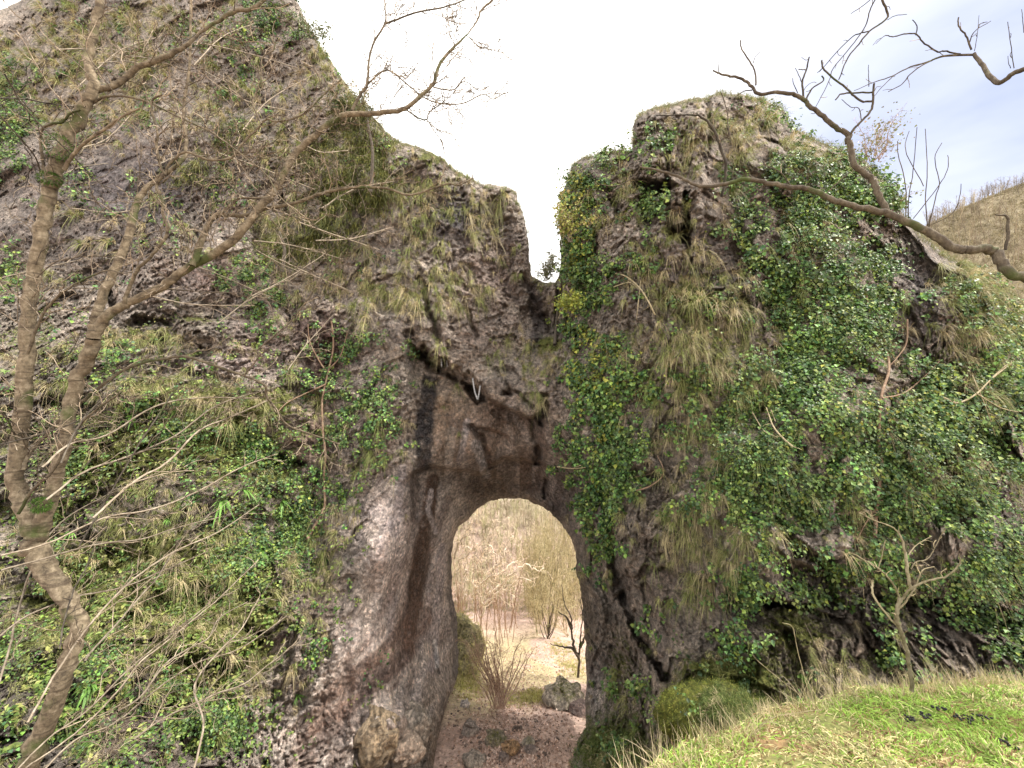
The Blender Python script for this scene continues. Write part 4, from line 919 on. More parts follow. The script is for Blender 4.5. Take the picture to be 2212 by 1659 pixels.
# --- the tree overhead on the right: trunk beyond the edge of the picture, its branches reach in
T2 = [('trunk', [(3200, 2300), (3120, 1700), (3060, 1100), (3040, 600), (3080, 0), (3100, -500)], (2.3, 2.3), (110, 100, 90, 70), 0, 0, 0),
      ('limb', [(3045, 640), (2800, 650), (2560, 640), (2330, 612), (2260, 607), (2212, 600), (2178, 588), (2162, 562), (2146, 541), (2106, 539), (2080, 540), (2056, 536), (2023, 512), (1989, 492), (1956, 479), (1919, 462), (1872, 452), (1822, 439), (1778, 422), (1745, 408), (1705, 405), (1658, 395), (1608, 387), (1584, 393), (1537, 403), (1504, 400), (1470, 383), (1421, 368), (1381, 360)], (2.5, 3.3), (60, 44, 26, 20, 17, 17, 16, 15, 14, 12.5, 11, 9.5, 8.5, 7.5, 6.5, 6, 4.5, 3.5, 2.5), 0, 0, 0),
      ('branch', [(1383, 361), (1364, 385), (1331, 402), (1291, 397)], (3.3, 3.3), (2.4, 1.2), .3, .12, 1),
      ('branch', path([(1345, 1385), (1290, 1280), (1240, 1180), (1180, 1110), (1120, 1060), (1100, 960), (1080, 905), (1085, 870), (1000, 820), (900, 740), (820, 670), (790, 640), (720, 610), (620, 595), (500, 607), (460, 560), (400, 510), (320, 492), (250, 475), (208, 453)], **C3), (3.0, 3.2), (10, 9.5, 9, 9, 8, 7, 6.5, 5.5, 4.5, 3.5, 2.2), .5, .12, 1),
      ('branch', path([(485, 550), (480, 470), (450, 400), (395, 320), (385, 260)], **C3), (3.2, 3.2), (2.8, 2), .3, .1, 1),
      ('branch', path([(470, 405), (480, 370), (518, 332)], **C3), (3.2, 3.2), (1.5, 1), 0, 0, 0),
      ('branch', path([(243, 465), (248, 385)], **C3), (3.2, 3.2), (1.5, 1.1), 0, 0, 0),
      ('branch', path([(795, 640), (785, 530), (812, 450), (828, 370)], **C3), (3.15, 3.15), (3.4, 2.4), .3, .15, 1),
      ('branch', path([(812, 450), (760, 448)], **C3), (3.15, 3.15), (1.8, 1.4), 0, 0, 0),
      ('branch', path([(790, 560), (765, 490), (740, 440)], **C3), (3.15, 3.15), (1.5, 1), 0, 0, 0),
      ('branch', path([(755, 600), (730, 545), (722, 505)], **C3), (3.15, 3.15), (1.4, 1), 0, 0, 0),
      ('branch', path([(810, 640), (850, 570), (920, 520), (910, 488)], **C3), (3.15, 3.15), (3, 2.2), .3, .12, 1),
      ('branch', path([(460, 582), (405, 590), (330, 645)], **C3), (3.2, 3.2), (2, 1), 0, 0, 0),
      ('branch', path([(1075, 905), (1120, 830), (1180, 770), (1230, 705), (1243, 640), (1247, 540)], **C3), (3.07, 3.0), (4.5, 4, 3.4), .4, .12, 1),
      ('branch', path([(1243, 650), (1180, 655), (1120, 620), (1060, 560), (980, 500), (920, 440), (910, 390)], **C3), (3.02, 3.1), (3.4, 2.6), .4, .12, 1),
      ('branch', path([(1240, 595), (1130, 600), (1040, 605), (998, 645)], **C3), (3.02, 3.1), (3, 2.4), .3, .12, 1),
      ('branch', path([(1165, 775), (1150, 700), (1095, 690), (1040, 640)], **C3), (3.05, 3.1), (1.6, 1), .15, .1, 1),
      ('branch', path([(1215, 560), (1212, 480), (1212, 420)], **C3), (3.02, 3.02), (1.4, .9), 0, 0, 0),
      ('branch', path([(265, 1265), (290, 1130), (285, 1040), (240, 900), (190, 800), (120, 750), (60, 742), (0, 742), (-155, 745)], **C3), (3.28, 3.3), (4.4, 4, 3.8, 2.4, 1.5), .25, .12, 1),
      ('branch', path([(250, 908), (290, 885), (318, 888), (305, 800), (300, 720), (262, 598)], **C3), (3.28, 3.3), (2.2, 1.4), .2, .08, 1),
      ('branch', path([(340, 1180), (300, 1190), (285, 1240)], **C3), (3.25, 3.25), (3, 1.5), 0, 0, 0),
      ('branch', path([(720, 1210), (640, 1110), (540, 1065)], **C3), (3.2, 3.15), (2.2, 1.2), .15, .2, 1),
      ('branch', path([(920, 1270), (1000, 1190), (1100, 1110), (1250, 1065)], **C3), (3.15, 3.0), (2, 1), 0, 0, 0),
      ('branch', path([(2095, 1612), (2112, 1500), (2105, 1400), (2030, 1385)], **C3), (2.88, 2.88), (5, 5.5, 4.5, 2), 0, 0, 0),
      ('shoot', path([(1450, 1462), (1450, 1200), (1405, 1000), (1400, 910)], **C3), (2.95, 2.9), (1.8, 1.1), 0, 0, 0),
      ('shoot', path([(1475, 1450), (1470, 1300), (1500, 1100), (1525, 820)], **C3), (2.95, 2.9), (1.8, 1.1), 0, 0, 0),
      ('shoot', path([(1595, 1470), (1580, 1290), (1592, 1100), (1577, 832)], **C3), (2.93, 2.9), (1.8, 1.1), 0, 0, 0),
      ('shoot', path([(1570, 1200), (1470, 1020), (1450, 930), (1475, 845)], **C3), (2.9, 2.9), (1.5, 1), 0, 0, 0),
      ('shoot', path([(1600, 1470), (1650, 1250), (1670, 1180), (1640, 1020), (1685, 922)], **C3), (2.93, 2.9), (1.7, 1.1), 0, 0, 0),
      ('shoot', path([(1500, 1410), (1650, 1220), (1720, 1100), (1725, 1000)], **C3), (2.93, 2.9), (1.5, 1.1), 0, 0, 0),
      ('shoot', path([(1595, 1460), (1750, 1380), (1800, 1270), (1810, 1185)], **C3), (2.93, 2.9), (1.6, 1), 0, 0, 0),
      ('shoot', path([(1590, 1475), (1610, 1400), (1637, 1320)], **C3), (2.93, 2.9), (1.2, .8), 0, 0, 0),
      ('limb', [(3060, 150), (2800, 90), (2500, 110), (2300, 128), (2240, 142), (2211, 150), (2187, 160), (2160, 178), (2140, 167), (2123, 141), (2103, 117)], (2.45, 3.2), (40, 24, 13, 10.5, 10, 9, 8, 6), 0, 0, 0),
      ('branch', path([(1890, 352), (1700, 362), (1600, 398), (1480, 432), (1360, 492), (1250, 530), (1120, 585)], **C3), (3.2, 3.25), (4.5, 3, 2, 1), .25, .15, 1),
      ('branch', path([(1640, 380), (1560, 420), (1480, 480), (1430, 540), (1340, 592)], **C3), (3.2, 3.25), (2.8, 1.5), .15, .12, 1),
      ('branch', path([(1370, 492), (1300, 560), (1250, 620)], **C3), (3.2, 3.25), (1.6, 1), 0, 0, 0),
      ('branch', path([(1875, 320), (1840, 230), (1795, 170), (1792, 112)], **C3), (3.2, 3.2), (3.4, 2.4), .2, .1, 1),
      ('branch', path([(1858, 285), (1900, 200), (2000, 138)], **C3), (3.2, 3.2), (2.2, 1.4), .12, .1, 1),
      ('branch', path([(1895, 330), (1912, 240), (1925, 100)], **C3), (3.2, 3.2), (1.3, .8), .1, .12, 1),
      ('branch', path([(1800, 350), (1700, 330), (1650, 330), (1560, 270), (1520, 222), (1440, 220), (1370, 238), (1320, 230), (1258, 282)], **C3), (3.2, 3.2), (3, 2.6, 2.2, 1), .25, .12, 1),
      ('branch', path([(1520, 225), (1524, 165), (1495, 128)], **C3), (3.2, 3.2), (2.2, 1.4), 0, 0, 0),
      ('shoot', path([(2150, 440), (2130, 280), (2110, 140)], **C3), (3.15, 3.15), (1.7, 1.2), .15, .1, 1),
      ('shoot', path([(2130, 440), (2115, 400), (2112, 360)], **C3), (3.15, 3.15), (1.3, .9), 0, 0, 0),
      ('shoot', path([(2215, 210), (2200, 60)], **C3), (3.1, 3.1), (1.5, 1), 0, 0, 0),
      ('branch', path([(1250, -350), (1270, -150), (1300, 0), (1335, 110), (1220, 200), (1150, 285), (1080, 370), (1020, 512)], **C3), (3.2, 3.4), (5, 4, 3, 1.8), .2, .12, 1),
      ('branch', path([(1222, 200), (1130, 225), (1040, 300), (930, 425), (882, 470)], **C3), (3.35, 3.45), (2.4, 1.2), .15, .1, 1),
      ('branch', path([(1270, -30), (1220, 70), (1190, 170), (1100, 300), (985, 440), (955, 530), (870, 692)], **C3), (3.2, 3.4), (2.6, 1), .2, .12, 1),
      ('branch', path([(1290, -80), (1220, 0), (1150, 55), (1098, 87)], **C3), (3.2, 3.3), (2, 1.2), .12, .1, 1),
      ('branch', path([(1337, 125), (1390, 100), (1460, 92)], **C3), (3.2, 3.3), (1.6, 1), 0, 0, 0)]
T2 = [(a, b, c, tuple(v * .82 for v in d), *e) for a, b, c, d, *e in T2]
tree('overhanging_tree', 'gnarled bare limbs with upright shoots reaching in over the right rock tower', 'tree', W(3200, 2200, 2.3), T2, bark_material('grey bark', (0.045, 0.036, 0.028), (0.10, 0.08, 0.06), (0.20, 0.17, 0.125), moss=.12), M_TWIG)

# --- pale sapling on the edge of the grass bank
T3 = [('trunk', path([(1478, 1170), (1470, 1120), (1452, 960), (1440, 900), (1420, 840), (1402, 780), (1375, 705), (1385, 640), (1395, 570)], **B3), (2.68, 2.7), (6, 5.5, 5.5, 6, 4.5), .10, .12, 2),
      ('branch', path([(1397, 575), (1362, 495), (1300, 420), (1225, 362), (1138, 318)], **B3), (2.7, 2.6), (3, 2), .12, .1, 1),
      ('branch', path([(1412, 785), (1330, 700), (1240, 582), (1222, 520), (1226, 460)], **B3), (2.7, 2.75), (3, 2.4), .15, .08, 1),
      ('branch', path([(1400, 600), (1430, 560), (1462, 520), (1560, 470), (1640, 450), (1705, 432), (1780, 352), (1775, 300)], **B3), (2.7, 2.6), (4, 2), .12, .14, 2),
      ('branch', path([(1398, 640), (1440, 590), (1500, 500), (1540, 400), (1620, 375)], **B3), (2.7, 2.7), (3, 1.4), .1, .12, 1),
      ('branch', path([(1470, 515), (1450, 440), (1440, 350), (1430, 280), (1400, 180), (1345, 120), (1240, 82), (1138, 30)], **B3), (2.7, 2.8), (4.4, 4, 2, 1.3), .1, .14, 2),
      ('branch', path([(1470, 390), (1500, 345), (1575, 325), (1622, 250), (1675, 140)], **B3), (2.72, 2.8), (2, 1), .08, .12, 2),
      ('branch', path([(1455, 300), (1500, 240), (1600, 180)], **B3), (2.72, 2.8), (1.8, 1), .08, .1, 1),
      ('branch', path([(1260, 385), (1285, 300), (1305, 205)], **B3), (2.66, 2.66), (1.6, 1.2), 0, 0, 0)]
M_PALE = bark_material('pale lichened bark', (0.20, 0.165, 0.09), (0.38, 0.32, 0.20), (0.55, 0.48, 0.34), scale=30)
tree('sapling', 'small pale yellowish bare sapling standing on the grassy edge, lower right', 'sapling', W(1970, 1490, 2.68), T3, M_PALE, M_PALE)

# --- many-stemmed brushwood in the lower left, thin pale stems leaning up to the right
def stems(name, label, items, D_, rad, ev, ln, m1, base, cat_='shrub', depth=2, group=None, rm=.0034):
    root = empty(name, base); tag(root, label, cat_, group)
    tw = MB()
    for pts in items:
        P, r = limb3(pts, D_, rad); v = rng.uniform(.7, 1.3)
        MB().tube(P, r, 5, col=(v, v, v)).build('stem', m1, root)
        twigs(tw, P, r, ev, ln, depth, pull=(.02, 0, .03), ang=(.3, .8), rmin=rm)
    tag(tw.build('twigs', m1, root), kind='stuff')
    return root
BR = [path([(150, 1670), (220, 1620), (400, 1500), (600, 1330), (750, 1170), (900, 980), (1030, 880), (1200, 740), (1370, 600), (1560, 420), (1650, 330)], **B1),
      path([(540, 980), (580, 920), (680, 810), (780, 700), (900, 560), (1000, 450), (1080, 320), (1200, 150)], **B1),
      path([(60, 1720), (300, 1480), (560, 1290), (800, 1050), (1000, 880), (1250, 680), (1320, 620)], **B1),
      path([(500, 1680), (700, 1560), (760, 1520)], **B1), path([(850, 1480), (1000, 1370), (1150, 1290), (1400, 1180), (1560, 1120), (1700, 1010), (1900, 860)], **B1),
      path([(750, 1300), (900, 1200), (1050, 1000), (1200, 900), (1330, 830), (1400, 700), (1580, 600)], **B1),
      path([(0, 400), (250, 330), (500, 260), (700, 220), (900, 200), (1150, 120), (1400, 60)], **B1),
      [(60, 1560), (130, 1440), (210, 1330), (290, 1250), (380, 1190), (470, 1150), (560, 1090)], [(-10, 1380), (60, 1330), (160, 1290), (260, 1270), (360, 1230), (450, 1190)],
      [(0, 1200), (100, 1175), (220, 1120), (330, 1100), (430, 1060), (520, 1010), (600, 980)], [(-10, 1500), (20, 1400), (45, 1300), (80, 1200), (130, 1130), (210, 1080), (320, 1030)],
      [(80, 1680), (160, 1600), (250, 1560), (350, 1480), (430, 1430), (520, 1400), (620, 1330)], [(420, 1660), (440, 1560), (420, 1480), (480, 1400), (520, 1360), (560, 1290)],
      [(100, 1080), (180, 1020), (280, 985), (380, 940), (460, 880), (540, 850)], [(90, 1010), (150, 960), (230, 940), (330, 880), (420, 860), (560, 860)], [(200, 1120), (290, 1040), (360, 1000), (430, 930), (500, 900), (590, 860)]]
stems('brushwood', 'tangle of thin bare stems leaning across the mossy slope at lower left', BR, (2.8, 4.3), (3.4, 2.6, 1.2), .13, .62, M_TWIG, W(80, 1750, 2.8))
DK = [path([(380, 900), (400, 760), (440, 620), (480, 500), (550, 380), (600, 250), (690, 60)], **B1), [(0, 960), (100, 935), (180, 905), (240, 880)], [(-20, 860), (10, 900), (40, 960), (60, 1010)],
      [(170, 1180), (230, 1080), (300, 960), (340, 900), (372, 850)], [(130, 1000), (180, 905), (250, 840), (320, 790)], [(-10, 210), (60, 215), (130, 228), (200, 235)], [(10, 160), (60, 240), (150, 330), (240, 420)], [(0, 250), (70, 330), (90, 380)]]
stems('brushwood', 'few darker bare stems crossing close behind the forked trunk', DK, (3.0, 3.6), (2.6, 1.6), .14, .5, M_DARK, W(60, 1500, 3.0))
# fine twigs of the shrubs on the ledges
HZ = [[(x0 + rng.uniform(-20, 20), y0), (x0 + dx * .4, y0 + dy * .5 + rng.uniform(-15, 15)), (x0 + dx, y0 + dy)] for x0, y0, dx, dy in
      [(520, 420, 150, 60), (560, 520, 180, 40), (600, 560, 160, 70), (480, 330, 200, 80), (380, 560, 200, 80), (330, 640, 220, 20), (640, 480, 180, 60), (700, 520, 150, -30), (470, 180, 160, 60), (60, 450, 160, -60), (20, 600, 160, -40), (560, 640, 140, -90), (300, 380, 130, 140), (250, 120, 180, 40), (100, 60, 200, 80), (480, 700, 150, -100), (620, 800, 100, -120), (700, 450, 160, -60), (520, 280, 160, -120), (430, 140, 120, -90)]]
HZ += [[(x0, y0), (x0 + dx * .5, y0 + dy * .5 + d3), (x0 + dx, y0 + dy)] for x0, y0, dx, dy, d3 in np.column_stack([rng.uniform(0, 760, 12), rng.uniform(80, 760, 12), rng.uniform(90, 220, 12), rng.uniform(-120, 90, 12), rng.uniform(-25, 25, 12)])]
stems('bare_bush', 'haze of fine forking twigs in front of the dark green part of the cliff', HZ, (4.6, 5.6), (1.7, 1.0), .2, .8, M_TWIG, W(520, 700, 5.0), rm=.0036)

# ------------------------------------------------------------------ beyond the arch and on the path
def on_ground(x, y, y0=8.5, y1=130, zf=ground_z):
    a_, b_ = y0, y1
    for n_ in (160, 24, 16):
        Ds = np.linspace(a_, b_, n_)
        h = 1.6 + (829.5 - y) / F * Ds <= zf((x - 1106) / F * Ds, Ds)
        i = max(int(np.argmax(h)), 1) if h.any() else n_ // 4 + 1
        a_, b_ = Ds[i - 1], Ds[i]
    return W(x, y, b_), b_

def ico(sub=3):
    import bmesh
    bm_ = bmesh.new(); bmesh.ops.create_icosphere(bm_, subdivisions=sub, radius=1)
    v = np.array([x.co[:] for x in bm_.verts]); f = np.array([[x.index for x in q.verts] for q in bm_.faces]); bm_.free(); return v, f
ICO = {k: ico(k) for k in (2, 3, 4, 5)}
def boulder(name, label, cat_, c, size, seed, col, moss_=0.0, sub=4, group=None, sink=.25, flat_=True):
    v, f = ICO[sub]
    s = np.array(size, float)
    q = v * 1.0 + seed * 3.7
    cv, f1, f2, tl = voro(q * 1.3, seed)
    r = 1 + .25 * fbm(q * .9, 3, seed) + .75 * tl + .14 * (cv - .5) + (.06 * fbm(q * 5, 3, seed + 1) if sub > 2 else 0)
    P = v * np.clip(r, .5, 1.5)[:, None] * s
    o = mesh_obj(name, P, f, M_ROCK, smooth=not flat_ or sub > 4, col=np.tile(col, (len(P), 1)), extra={'rough_face': np.full(len(P), .6), 'moss': np.full(len(P), moss_) + .25 * v[:, 2]})
    o.location = (c[0], c[1], c[2] + s[2] * (1 - 2 * sink)); tag(o, label, cat_, group); return o

PX4 = lambda cx, cy: (548.6 + cx * .3472, 1371.5 + cy * .3472)
RK = [  # centre in the crop, half size (m), colour, moss, label
    ((1350, 600), (.30, .30, .22), (.36, .31, .28), -.3, 'angular grey rock lying on the path, dark on its left face'),
    ((1500, 660), (.34, .3, .16), (.30, .26, .20), .12, 'low mossy rock on the path beside the dark angular rock'),
    ((1600, 705), (.27, .2, .15), (.34, .22, .12), -.3, 'squarish orange-brown stone in the middle of the path'),
    ((1380, 800), (.36, .3, .20), (.40, .35, .30), -.1, 'broad pale rock at the bottom edge of the path'),
    ((1710, 665), (.18, .18, .10), (.38, .34, .28), .1, 'small pale stone right of the orange-brown stone'),
    ((1720, 715), (.17, .16, .09), (.27, .22, .20), -.3, 'flat brown stone nearest the grassy foot of the tower'),
    ((1550, 765), (.16, .15, .10), (.24, .19, .17), -.3, 'dark broken stone just below the orange-brown stone'),
    ((1850, 385), (.30, .3, .30), (.19, .14, .12), -.3, 'dark reddish rock where the path leaves the arch'),
    ((1930, 410), (.75, .7, .50), (.36, .32, .27), .12, 'mossy boulder at the foot of the dark-trunked tree'),
    ((2030, 470), (.45, .4, .22), (.20, .15, .14), -.2, 'brown rocks piled against the right foot of the arch'),
    ((1315, 430), (.18, .18, .12), (.50, .46, .44), -.3, 'whitish stone below the mossy shoulder'),
    ((1640, 585), (.16, .14, .07), (.16, .12, .10), -.3, 'thin dark stone on the bare earth above the orange-brown stone')]
for k, ((cx, cy), sz, col, ms_, lab) in enumerate(RK):
    x, y = PX4(cx, cy); p, d = on_ground(x, y + 4)
    boulder('rock', lab, 'rock', p, sz, 11 + k, col, ms_)
# stones nobody would count, strewn over the path
def strew(n, reg, s0, s1, colf, label):
    v, f = ICO[2]; Vs, Fs, Cs = [], [], []; m_ = []
    for i in range(n):
        x, y = rng.normal(reg[0], reg[2]), rng.normal(reg[1], reg[3])
        if y > 1690 or y < 1480 or x > 1262 or x < 935: continue
        p, d = on_ground(x, y, 8, 30)
        s = rng.uniform(s0, s1) * rng.uniform(.5, 1)
        r = 1 + .5 * (rng.random(len(v)) - .5)
        Vs.append(v * r[:, None] * s * np.array([1, 1, .65]) + p); Fs.append(f + len(v) * len(Cs)); Cs.append(np.tile(colf(), (len(v), 1)))
    o = mesh_obj('gravel', np.vstack(Vs), np.vstack(Fs), M_ROCK, col=np.vstack(Cs), extra={'moss': np.full(sum(map(len, Vs)), -.4)})
    tag(o, label, 'stones', kind='stuff')
strew(420, (1110, 1590, 75, 45), .02, .085, lambda: np.array([.24, .18, .155]) * rng.uniform(.35, 1.6), 'loose dark and pale stones scattered over the red-brown path')

# boulders at the foot of the pillar, proud of the rock behind them
BL = [((775, 640), (.52, .45, .58), (.34, .27, .19), 'big orange-brown boulder at the foot of the flared pillar', 9.0),
      ((930, 690), (.50, .40, .34), (.36, .29, .24), 'smooth grey-brown boulder right of the orange-brown one', 9.0),
      ((1010, 575), (.42, .4, .5), (.36, .32, .28), 'pale lumpy boulder against the pillar foot, highest of the three', 9.8)]
for k, ((cx, cy), sz, col, lab, d) in enumerate(BL):
    x, y = PX4(cx, cy); d0 = float(on_rock(np.array([x]), np.array([y]))[0][0, 1]) - .10 - .12 * (k > 0)
    boulder('boulder', lab, 'boulder', W(x, y, d0) - np.array([0, 0, sz[2] * .5]), sz, 40 + k, col, -.2, sub=5, sink=.25)
# mossy shoulder of rock just through the arch, left side
def lump(name, label, cat_, pts, size, seed, col, moss_):
    root = None
    v, f = ICO[5]
    q = v * np.array(size)
    cv, f1, f2, tl = voro(q * 1.4 + seed, seed)
    P = v * (1 + .30 * fbm(q * 1.1 + seed, 3, seed) + .30 * tl + .08 * fbm(q * 6, 3, seed + 2))[:, None] * np.array(size)
    o = mesh_obj(name, P, f, M_ROCK, smooth=True, col=np.tile(col, (len(P), 1)), extra={'rough_face': np.full(len(P), .6), 'moss': np.full(len(P), moss_) + .1 * v[:, 2]})
    o.location = [float(a) for a in pts]; tag(o, label, cat_); return o
lump('mossy_outcrop', 'yellow-green mossy shoulder of rock just through the arch on its left', 'outcrop', W(985, 1435, 17.6), (1.25, 1.6, 2.0), 5, (.40, .36, .22), .16)
lump('mossy_mound', 'rounded bright mossy mound between the tower foot and the grass bank', 'moss mound', W(1550, 1560, 7.3), (1.0, .7, .55), 9, (.14, .12, .07), .62)
def fuzz(o, n, cols, ln=(.02, .06), wd=.008, upmin=-.2, label='moss and short grass on rock'):
    V_ = np.array([v.co[:] for v in o.data.vertices]); N_ = np.array([v.normal[:] for v in o.data.vertices]); i = rng.integers(0, len(V_), n); i = i[N_[i, 2] > upmin]; n = len(i)
    r = V_[i] + rng.normal(0, .03, (n, 3)); d = unit(N_[i] + rng.normal(0, .45, (n, 3)) + np.array([0, 0, .3]))
    Vb, q, t_, k_ = blades(r, d, rng.uniform(*ln, n), np.full(n, wd), rng.uniform(0, 1, n), segs=2)
    cs = np.array(cols)[rng.integers(0, len(cols), n)] * rng.uniform(.6, 1.4, (n, 1)) * (.75 + .5 * np.clip(fbm(r * 3, 3, 7) + .5, 0, 1))[:, None]
    tag(mesh_obj('moss', Vb, [q, t_], M_BLADE, o, col=np.repeat(cs, k_, 0)), kind='stuff')
fuzz(bpy.data.objects['mossy_mound'], 16000, [(.20, .24, .04), (.30, .32, .06), (.12, .15, .03)])
fuzz(bpy.data.objects['mossy_outcrop'], 14000, [(.48, .46, .14), (.38, .38, .12), (.52, .44, .22)], (.06, .18), .018, -.5)
# leaf litter and sticks on the bare earth
def litter():
    n = 5200; x = rng.normal(1110, 80, n); y = rng.uniform(1400, 1680, n); P_ = []
    for a, b_ in zip(x, y):
        if 940 < a < 1266: P_.append(on_ground(a, b_, 8, 34)[0])
    p = np.array(P_) + np.array([0, 0, .015]); n = len(p)
    Vl, Fl = leaf_cards(p, unit(np.array([0, 0, 1.0]) + rng.normal(0, .5, (n, 3))), rng.normal(0, 1, (n, 3)), rng.uniform(.04, .10, n))
    cs = np.array([(.56, .40, .32), (.42, .28, .21), (.68, .54, .46), (.30, .20, .15)])[rng.integers(0, 4, n)] * rng.uniform(.7, 1.3, (n, 1))
    tag(mesh_obj('leaf_litter', Vl, Fl, M_BLADE, col=np.repeat(cs, 4, 0)), 'fallen leaves over the red-brown ground below the arch', 'leaves', kind='stuff')
litter()
# yellow-green tussocks each side of the way down
def tussocks(centres, name, label, n, colr_, ln=(.12, .3), zf=ground_z, y0=8.5):
    R0, C0 = [], []
    for cx, cy, sx, sy in centres:
        for i in range(n):
            x, y = cx + rng.normal(0, sx), cy + rng.normal(0, sy)
            p, d = on_ground(x, y, y0, 40, zf)
            R0.append(p + rng.normal(0, .06, (14, 3)) * np.array([1, 1, .1]))
    r = np.vstack(R0); n_ = len(r)
    d = unit(rng.normal(0, .5, (n_, 3)) + np.array([0, -.1, .9]))
    Vb, q, t_, k_ = blades(r, d, rng.uniform(*ln, n_), np.full(n_, .02), rng.uniform(.3, .9, n_))
    cs = np.array(colr_)[rng.integers(0, len(colr_), n_)] * rng.uniform(.7, 1.3, (n_, 1))
    tag(mesh_obj(name, Vb, [q, t_], M_BLADE, col=np.repeat(cs, k_, 0)), label, 'grass', kind='stuff')
tussocks([(1130, 1510, 28, 10), (1160, 1505, 22, 8), (1010, 1480, 18, 16), (1235, 1440, 18, 10), (1215, 1400, 20, 14), (1015, 1400, 20, 45), (1000, 1340, 14, 30)], 'grass', 'yellow-green moss and grass on the ground just through the arch', 130, [(.44, .42, .12), (.36, .36, .12), (.50, .43, .22)])
tussocks([(1320, 1640, 50, 22), (1270, 1630, 25, 20)], 'grass', 'dark green grass growing on the foot of the tower beside the path', 10, [(.08, .12, .03), (.14, .16, .06)], (.1, .25))
# the same dark grass rooted on the rock toe
def rock_grass():
    x = np.concatenate([rng.normal(1310, 45, 1500), rng.normal(1560, 70, 900)]); y = np.concatenate([rng.normal(1620, 35, 1500), rng.normal(1530, 30, 900)])
    p, nr_, s_, cc = on_rock(x, y); k = s_ > 2; p, nr_ = p[k], nr_[k]
    r = np.repeat(p, 12, 0) + rng.normal(0, .03, (len(p) * 12, 3)); d = unit(np.repeat(nr_, 12, 0) * .6 + np.array([0, 0, .5]) + rng.normal(0, .4, r.shape))
    Vb, q, t_, k_ = blades(r, d, rng.uniform(.06, .18, len(r)), np.full(len(r), .009), rng.uniform(.4, 1.2, len(r)))
    c = np.where((rng.random(len(r)) < .6)[:, None], np.array([.07, .11, .025]), np.array([.17, .20, .06])) * rng.uniform(.6, 1.4, (len(r), 1))
    tag(mesh_obj('grass', Vb, [q, t_], M_BLADE, col=np.repeat(c, k_, 0)), 'mossy green turf covering the foot of the rock tower', 'grass', kind='stuff')
rock_grass()

# --- trees seen through the arch
M_CREAM = bark_material('cream bark', (0.50, 0.40, 0.31), (0.75, 0.64, 0.52), (0.88, 0.80, 0.70), scale=6)
M_OLIVE = bark_material('lichened trunk', (0.20, 0.175, 0.12), (0.42, 0.375, 0.25), (0.64, 0.58, 0.42), scale=6, moss=.2)
M_RED = bark_material('hazel stem', (0.22, 0.14, 0.11), (0.40, 0.28, 0.22), (0.60, 0.48, 0.38), scale=20)
CR = dict(s=.2977, ox=932.6, oy=1042.4)
def shrub(name, label, cat_, base, D_, items, rad, m1, ev, ln, pull=(0, 0, .02), ang=(.4, 1.0), jit=.3, depth=2, rmin=.004, pname='stem', group=None, jig=.6):
    root = empty(name, W(*base, D_)); tag(root, label, cat_, group); tw = MB()
    for it in items:
        P, r = limb3(it, D_, rad, jig=jig); v = rng.uniform(.95, 1.35)
        MB().tube(P, r, 6, col=(v, v, v)).build(pname, m1, root)
        twigs(tw, P, r, ev, ln, depth, .15, 3, jit, pull, ang, rmin, (1.25, 1.2, 1.1))
    tag(tw.build('twigs', m1, root), kind='stuff'); return root
HB = []
for k in range(26):
    a = rng.uniform(-.75, .75); h = rng.uniform(170, 330) * (1 - .35 * abs(a)); bx = 490 + rng.normal(0, 28)
    HB.append(path([(bx, 1640), (bx + a * h * .5 + rng.normal(0, 12), 1640 - h * .8), (bx + a * h * 1.15 + rng.normal(0, 12), 1640 - h * 1.45), (bx + a * h * 1.5, 1640 - h * 1.95)], **CR))
shrub('hazel_bush', 'many-stemmed reddish bare bush standing in the middle of the arch opening', 'bush', (1078, 1530), 14.6, HB, (1.5, 1.1, .6), M_RED, .22, .9, ang=(.25, .7), rmin=.006)
CT = [path(p_, **CR) for p_ in [
    [(370, 960), (400, 850), (420, 760), (445, 660), (470, 600), (455, 520), (420, 430), (450, 350), (470, 280)], [(385, 900), (330, 800), (300, 700), (330, 600), (360, 520), (410, 470)],
    [(400, 870), (470, 800), (540, 760), (620, 700), (700, 690), (760, 720)], [(440, 800), (520, 720), (600, 650), (690, 600), (780, 640), (815, 570)], [(240, 860), (235, 760), (255, 640), (250, 560), (300, 470), (370, 460)],
    [(160, 560), (190, 470), (250, 380), (280, 300), (330, 260)], [(300, 880), (320, 780), (390, 700), (500, 660), (560, 600), (640, 560)], [(180, 700), (200, 600), (260, 500), (240, 430), (300, 350)], [(470, 600), (520, 520), (560, 430), (590, 380)]]]
shrub('crooked_tree', 'pale tree with crooked zigzag branches rising behind the mossy shoulder', 'tree', (1042, 1345), 21.0, CT, (2.5, 1.8, .8), M_CREAM, .30, 1.5, jit=.6, jig=2.6, rmin=.010, pname='branch')
DT = [path(p_, **CR) for p_ in [[(1055, 1600), (1062, 1450), (1070, 1280), (1075, 1180), (1085, 1060), (1095, 960), (1078, 850)], [(1070, 1280), (1035, 1200), (1015, 1080), (1010, 980), (960, 870), (945, 740)], [(1062, 1250), (1010, 1200), (930, 1190), (860, 1170)], [(1075, 1200), (1110, 1120), (1130, 1000)], [(1012, 1060), (980, 980), (920, 940)]]]
shrub('dark_trunked_tree', 'slim dark-trunked tree just inside the right edge of the arch', 'tree', (1247, 1519), 18.0, DT, (4.4, 3.0, 1.6, .9), M_DARK, .8, 1.5, rmin=.008, pname='branch')
